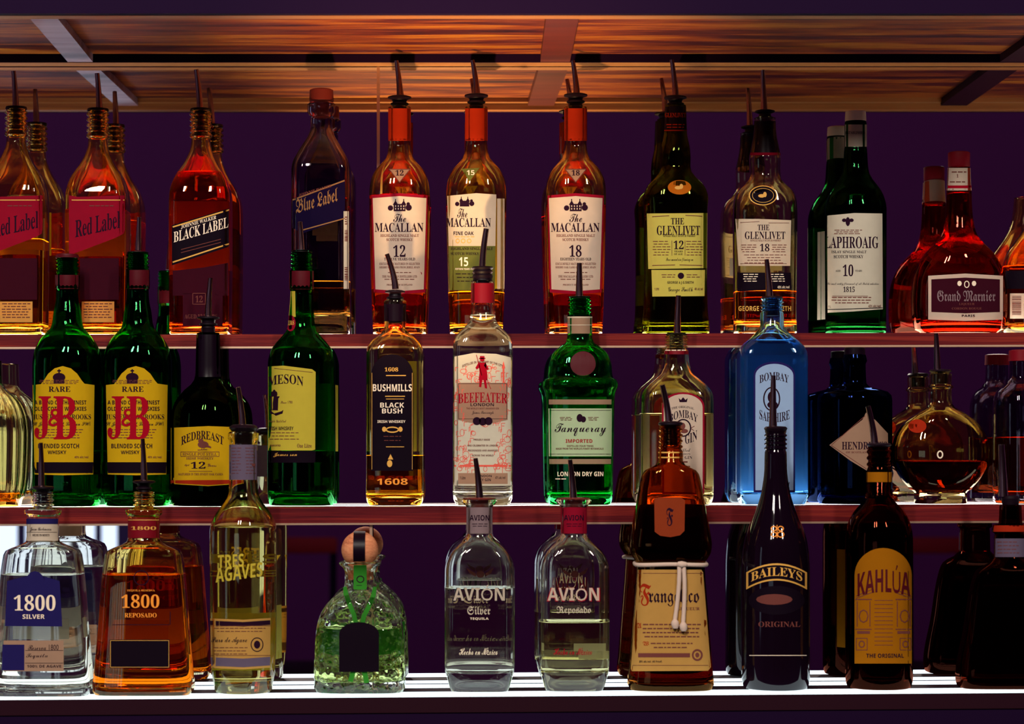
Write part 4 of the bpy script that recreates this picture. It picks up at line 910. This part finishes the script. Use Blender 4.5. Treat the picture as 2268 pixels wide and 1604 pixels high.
def strap(name, pts, w, m, offs):
    """a ribbon running through pixel points at a distance off the glass"""
    bm = bmesh.new(); prev = None
    for i, (x, y) in enumerate(pts):
        a = pts[max(0, i-1)]; q = pts[min(len(pts)-1, i+1)]; dx_, dy_ = q[0]-a[0], q[1]-a[1]; l = math.hypot(dx_, dy_); nx, ny = -dy_/l*w/2, dx_/l*w/2
        cur = (bm.verts.new(b.on(x+nx, y+ny, offs)), bm.verts.new(b.on(x-nx, y-ny, offs)))
        if prev: bm.faces.new((prev[0], prev[1], cur[1], cur[0]))
        prev = cur
    bmesh.ops.recalc_face_normals(bm, faces=bm.faces[:]); bmesh.ops.solidify(bm, geom=bm.faces[:], thickness=.0006)
    return link(name, bm, M[m], b.root, 50)
strap('ribbon', [(764, 1300), (767, 1315), (775, 1340), (784, 1362), (788, 1380)], 10, 'ribbon', .0012)
strap('ribbon', [(830, 1300), (826, 1318), (816, 1345), (806, 1365), (803, 1380)], 10, 'ribbon', .0016)
for a in ([(783, 1484), (779, 1500), (776, 1510)], [(806, 1484), (810, 1500), (812, 1513)]): strap('ribbon_tail', a, 11, 'ribbon', .0012)
tg = b.decal('hang_tag', P(arch(752, 839, 1378, 1404, 1488)), 'black', off=.0028, thick=.0008, label='black arched hang tag on the ribbon')
b.decal('lettering', [T('PATRON', 770, 820, 1425, 1433, 'n')]+smallprint(768, 822, 1447, 2, 10, 1.5), 'blackcap', off=.0032, parent=tg)
b.decal('neck_strip', P(rect(784, 1252, 811, 1306)), 'ribbon', off=.0012, label='green strip over the stopper', thick=.0003)
b.decal('strip_lettering', [ring(798, 1283, 8, 8, 2)]+smallprint(790, 806, 1296, 2, 4, 1.2), 'ink', off=.0018)
b.decal('embossing', [T('PATRÓN', 744, 840, 1493, 1507, 'n')], 'olivep', off=.0002)
b.label(rect(705, 1396, 890, 1450), 'ribbon', [], name='back_label', side=1)

def slim_tequila(label, cx, neckm, name2, level, inkm, inkm2, liq, tip, base):
    rows = [(1103, 34), (1106, 38), (1112, 38.5), (1117, 35), (1121, 30), (1124, 29), (1182, 29), (1190, 31), (1200, 40), (1210, 51), (1220, 61), (1232, 69), (1246, 74.5), (1262, 77), (1300, 77.5), (1475, 77), (1486, 76), (1500, 72), (1534, 64)]
    b = Bottle('tequila_bottle', label, 'bottle', 3, cx, rows, 1188, 1240, 5, .70, 'clear', liq, level, bt=24, t=4, Y=2.797, group='slim round-shouldered tequila bottles')
    b.pour(tip, base, 8.5, 5, stop=[(base[1]-2, 9), (base[1]-1, 30), (base[1]+3, 36), (1103, 36), (1104, 20), (1160, 18)], stopm='brcork')
    for sd in (-1, 1): b.decal('neck_label', P(rect(cx-32, 1124, cx+28, 1182)), neckm, off=.0004, side=sd)
    b.decal('neck_lettering', [T('AVION', cx-21, cx+21, 1141, 1153, 'n')]+smallprint(cx-16, cx+18, 1160, 2, 5, 1.2), 'ink', off=.0007)
    b.decal('bottle_print', [T('AVIÓN', cx-58, cx+56, 1296, 1331, 'n')], inkm, off=.0004)
    b.decal('bottle_print', [T('AVIÓN', cx-60, cx+58, 1295, 1333, 'n')], 'black' if inkm2 == 'wink' else inkm2, off=.0002)
    b.decal('bottle_print', [T(name2, cx-27 if len(name2) < 7 else cx-38, cx+24 if len(name2) < 7 else cx+38, 1343, 1362, 'f')], inkm, off=.0004)
    b.decal('bottle_print', [T('Hecho en México', cx-45, cx+40, 1435, 1451, 's')]+([T('TEQUILA', cx-21, cx+20, 1368, 1374, 'n')] if len(name2) < 7 else []), inkm2 if inkm2 != 'wink' else 'wink', off=.0004)
    b.decal('embossed_wings', [P(ell(cx+2, 1272, 9, 8, 12)), P([(cx-8, 1270), (cx-30, 1258), (cx-22, 1270), (cx-8, 1278)]), P([(cx+12, 1270), (cx+32, 1258), (cx+26, 1270), (cx+12, 1278)])], 'bink', off=.0003, side=1)
    return b
slim_tequila('clear slim tequila bottle with grey neck label, nearly full, bottom shelf', 1062, 'greyp', 'Silver', 1302, 'cream', 'wink', 'water', (1053, 1015), (1062, 1104))
b = slim_tequila('slim tequila bottle with red neck label, half full of pale spirit, bottom shelf', 1271, 'redp', 'Reposado', 1377, 'cream', 'rink', 'pale', (1262, 1018), (1270, 1104))
b.decal('back_print', [T('AVIÓN', 1238, 1290, 1264, 1292, 'n')], 'wink', off=.0004, side=1)
b.label(rect(1280, 1440, 1342, 1458), 'white', [], name='back_label', side=1)

# monk-robe shaped liqueur bottle
cx = 1485
rows = [(940, 24), *thread(946, 996, 27, 4, 4), (1000, 27), (1022, 27.5), (1030, 33), (1036, 44), (1042, 56), (1050, 62), (1064, 66), (1100, 73), (1150, 82), (1185, 88), (1205, 90.5), (1222, 89), (1236, 82), (1244, 76.5), (1250, 75), (1256, 75), (1275, 76), (1380, 84), (1480, 92), (1515, 95), (1534, 91)]
b = Bottle('liqueur_bottle', 'brown robe-shaped liqueur bottle with white cord tied round its waist, bottom shelf', 'bottle', 3, cx, rows, 1024, 1050, 3.2, .62, 'brown', 'dbrown', 1120, bt=12, Y=2.795)
b.pour((1466, 853), (1481, 934), 8, 6, stop=[(933, 9), (934, 23), (937, 27), (941, 27), (943, 20), (945, 15), (990, 15)])
for sd in (-1, 1): b.decal('neck_band', [P(rect(cx-28, 1001, cx+28, 1004)), P(rect(cx-28, 1012, cx+28, 1015))], 'gink', off=.0004, side=sd)
b.label([(1449, 1105), (1460, 1102), (1508, 1102), (1517, 1108), (1516, 1176), (1506, 1186), (1485, 1190), (1462, 1187), (1450, 1178)], 'sealp', [('ink', [T('F', 1476, 1492, 1125, 1165, 'f')])], name='seal_label', lab='orange-brown seal label on the upper part')
b.label([(1408, 1266), (1412, 1262), (1553, 1262), (1557, 1268), (1574, 1478), (1568, 1486), (1400, 1487), (1394, 1480)], 'goldp', [
    ('redcap', [T('F', 1418, 1442, 1293, 1342, 'f'), T('A', 1412, 1421, 1380, 1392, 'f'), T('W', 1424, 1437, 1421, 1430, 'f')]),
    ('ink', [T('rangelico', 1437, 1548, 1304, 1343, 'f'), T('29% alc./vol. (40 Proof)', 1416, 1466, 1463, 1469, 'n')]),
    ('bink', [T('LIQUEUR', 1500, 1549, 1345, 1353)]+smallprint(1424, 1552, 1382, 4, 9, 2.6, w=(4, 13), ragged=.03)+smallprint(1440, 1535, 1424, 2, 9, 2.4)+[P(rect(1414, 1447, 1528, 1456)), ring(1544, 1451, 12, 13, 4), P(ell(1544, 1451, 4.5, 5.5, 12)), line(1402, 1474, 1568, 1474, 1), line(1410, 1270, 1556, 1270, 1)])], lab='large golden label with blackletter')
bm = bmesh.new(); hw, hd, n_ = b.sec((VY-1250)*b.px-b.zb); z = (VY-1249)*b.px-b.zb; pts = []
for k in range(49):
    a = 2*PI*k/48; c_, s_ = math.cos(a), math.sin(a); r_ = 1/((abs(c_)**n_+abs(s_)**n_)**(1/n_)); pts.append(((hw+.002)*r_*c_, (hd+.002)*r_*s_, z+.0006*math.sin(3*a)))
tube(bm, pts, [.0026]*49, 12, False)
for v in bm.verts:
    pass
cd = link('waist_cord', bm, M['cord'], b.root, 60); cd['label'] = 'white cord belt'
def hang(px0, px1, w, yo):
    bm = bmesh.new(); pp = []
    for i in range(13):
        q = i/12; x = px0+(px1-px0)*q+2.5*math.sin(q*PI); y = 1250+q*(yo-1250); pp.append(b.on(x, y, .004+.001*math.sin(q*6)))
    tube(bm, pp, [w*(1+.08*(i % 2)) for i in range(13)], 10)
    e = b.on(px1+1, yo+12, .005); tube(bm, [b.on(px1, yo-4, .005), b.on(px1, yo+2, .005), b.on(px1+1, yo+10, .005), e+Vector((0, 0, -.002))], [w, w*1.9, w*1.8, w*1.2], 10)
    return link('cord_tail', bm, M['cord'], cd, 60)
hang(1504, 1494, .0026, 1376); hang(1513, 1512, .0026, 1382)
bm = bmesh.new(); tube(bm, [b.on(1500, 1249, .005), b.on(1508, 1250, .0058), b.on(1518, 1250, .005)], [.003, .0042, .003], 12); link('cord_knot', bm, M['cord'], cd, 60)

# black cream-liqueur bottle
cx = 1718
b = Bottle('liqueur_bottle', 'black long-necked liqueur bottle with dark banner label edged gold, bottom shelf', 'bottle', 3, cx,
    [(955, 24), *thread(960, 998, 25, 4, 3), (1002, 24), (1040, 25), (1075, 29), (1100, 34), (1125, 42), (1150, 52), (1175, 62), (1200, 69), (1230, 73), (1270, 75), (1500, 75), (1534, 71)], 1100, 1200, 2, 1, 'blackgl', solid=True, Y=2.80)
b.pour((1712, 832), (1712, 945), 9, 5, stop=[(944, 9), (945, 22), (949, 26), (953, 24), (955, 23)])
b.decal('emblem', [ring(1714, 1171, 7, 6, 2.2), ring(1714, 1184, 7, 6, 2.2), ring(1729, 1171, 7, 6, 2.2), ring(1729, 1184, 8, 7, 2.2), line(1721, 1163, 1721, 1192, 1.5)], 'oink', off=.0003)
def band(y, w, x0=1653, x1=1787, xc=1720, k=.0045):
    up = [(x, y+k*(x-xc)**2) for x in [x0+(x1-x0)*i/16 for i in range(17)]]
    return up+[(x, yy+w) for x, yy in up[::-1]]
b.label(band(1248, 38), 'gink', [('black', [P(band(1252, 30, 1658, 1782))]), ('gink', [T('BAILEYS', 1664, 1776, 1256, 1276, 'b', arc=13)])], name='banner_label', lab='dark arched banner edged gold')
b.label(ell(1720, 1330, 62, 32, 30), 'black', [('bink', [P(ell(1715, 1328, 40, 12, 16))])], name='picture_label')
b.decal('bottle_print', [T('ORIGINAL', 1680, 1772, 1377, 1389, 'b')], 'bink', off=.0003)
b.decal('foot_line', [line(1660, 1452, 1786, 1452, 1.5)], 'wink', off=.0003)
b.label(rect(1750, 1235, 1796, 1410), 'oink', [], name='back_label', side=1)

cx = 1947
b = Bottle('liqueur_bottle', 'dark red-brown liqueur bottle with arched ochre label and ringed neck, bottom shelf', 'bottle', 3, cx,
    [(990, 25), *thread(994, 1036, 27, 3, 3), (1042, 27), (1090, 27), (1094, 30), (1099, 31), (1104, 30), (1112, 36), (1124, 47), (1138, 58), (1156, 67), (1176, 72), (1200, 74), (1500, 74), (1534, 70)], 1100, 1180, 2, 1, 'dbrown', 'dbrown', 1180, bt=12, Y=2.80)
b.pour((1921, 900), (1937, 982), 8, 6, stop=[(981, 9), (982, 24), (986, 27), (990, 24), (992, 15), (1040, 15)])
for sd in (-1, 1): b.decal('neck_band', P(rect(cx-29, 1046, cx+29, 1068)), 'kyellow', off=.0004, side=sd)
c = 1957
arcs = [ring(c-44, 1365, 11, 15, 2.5, 8), ring(c+46, 1365, 11, 15, 2.5, 8)]
pil = []
for s_ in (-1, 1):
    for x in (c+s_*30, c+s_*58): pil.append(line(x, 1332, x, 1388, 1.8))
    pil += [line(c+s_*26, 1328, c+s_*62, 1328, 2.5), line(c+s_*26, 1394, c+s_*62, 1394, 2), P(rect(c+s_*44-14, 1398, c+s_*44+14, 1404)), ring(c+s_*48, 1427, 7, 8, 2.5)]+frame(c+s_*48-12, 1414, c+s_*48+12, 1440, 1.5)
    pil += [line(c+s_*26, 1306, c+s_*60, 1320, 1.5), line(c+s_*24, 1312, c+s_*60, 1325, 1.5)]
pil += [line(c-20, 1330+i*9, c+20, 1330+i*9, 1.2) for i in range(12)]
b.label(arch(c-64, c+62, 1214, 1275, 1470, 20), 'kyellow', [
    ('bink', pil+arcs),
    ('dredplastic', [T('KAHLÚA', c-57, c+58, 1250, 1312, 'n', arc=10)]),
    ('ink', [T('THE ORIGINAL', c-38, c+44, 1448, 1457, 'n')])], lab='ochre arched label with red lettering')
b.label(rect(cx-60, 1225, cx+30, 1450), 'kyellow', [('ink', barcode(cx-40, cx-15, 1340, 1380))], name='back_label', side=1)

cx = 2238
b = Bottle('tequila_bottle', 'dark brown flared decanter with white neck label, rightmost on bottom shelf', 'bottle', 3, cx,
    [(1120, 24), (1160, 26), (1163, 38), (1178, 40), (1182, 34), (1190, 35), (1236, 36), (1248, 48), (1256, 62), (1264, 72), (1280, 80), (1400, 101), (1500, 117), (1534, 114)], 1246, 1270, 5, .48, 'dbrown', 'dbrown', 1300, bt=14, Y=2.79, group='flared rectangular tequila decanters')
b.pour((2216, 985), (2222, 1100), 11, 7, stop=[(1098, 12), (1099, 17), (1104, 20), (1118, 18), (1120, 15), (1150, 15)])
b.decal('neck_band', P(rect(cx-41, 1164, cx+41, 1178)), 'redcap', off=.0004)
b.decal('neck_label', P(rect(cx-37, 1193, cx+36, 1234)), 'lav', off=.0004)
b.decal('neck_lettering', smallprint(cx-30, cx+20, 1200, 4, 8, 1.5), 'bink', off=.0006)

# ------------------------------------------------------------------ bar stools out in the dark room, seen only as blurred shapes in the mirror
def stool(px, label):
    d = 7.2; x = (px-VX)*d/F; y = 2*MY[3]-d
    root = bpy.data.objects.new('bar_stool', None); COL.objects.link(root); root.location = (x, y, -1.5); tag(root, label, 'stool', 'bar stools in the dark room')
    bm = bmesh.new(); box(bm, -.17, .17, -.17, .17, .74, .82, .03); link('seat', bm, M['rubber'], root, 40)
    bm = bmesh.new(); box(bm, -.10, .10, -.21, -.165, 1.165, 1.22, .02); bk = link('backrest', bm, M['leather'], root, 40)
    for s_ in (-1, 1):
        bm = bmesh.new(); tube(bm, [(s_*.085, -.165, .80), (s_*.085, -.187, 1.19)], [.012, .012], 8); link('back_post', bm, M['darkpanel'], root, 50)
        for t_ in (-1, 1): bm = bmesh.new(); tube(bm, [(s_*.19, t_*.19, 0), (s_*.13, t_*.13, .75)], [.015, .018], 8); link('leg', bm, M['darkpanel'], root, 50)
stool(672, 'red-brown bar stool whose blurred back shows in the mirror beside the yellowish tequila bottle')
stool(2095, 'red-brown bar stool whose blurred back shows in the mirror beside the rightmost decanter')
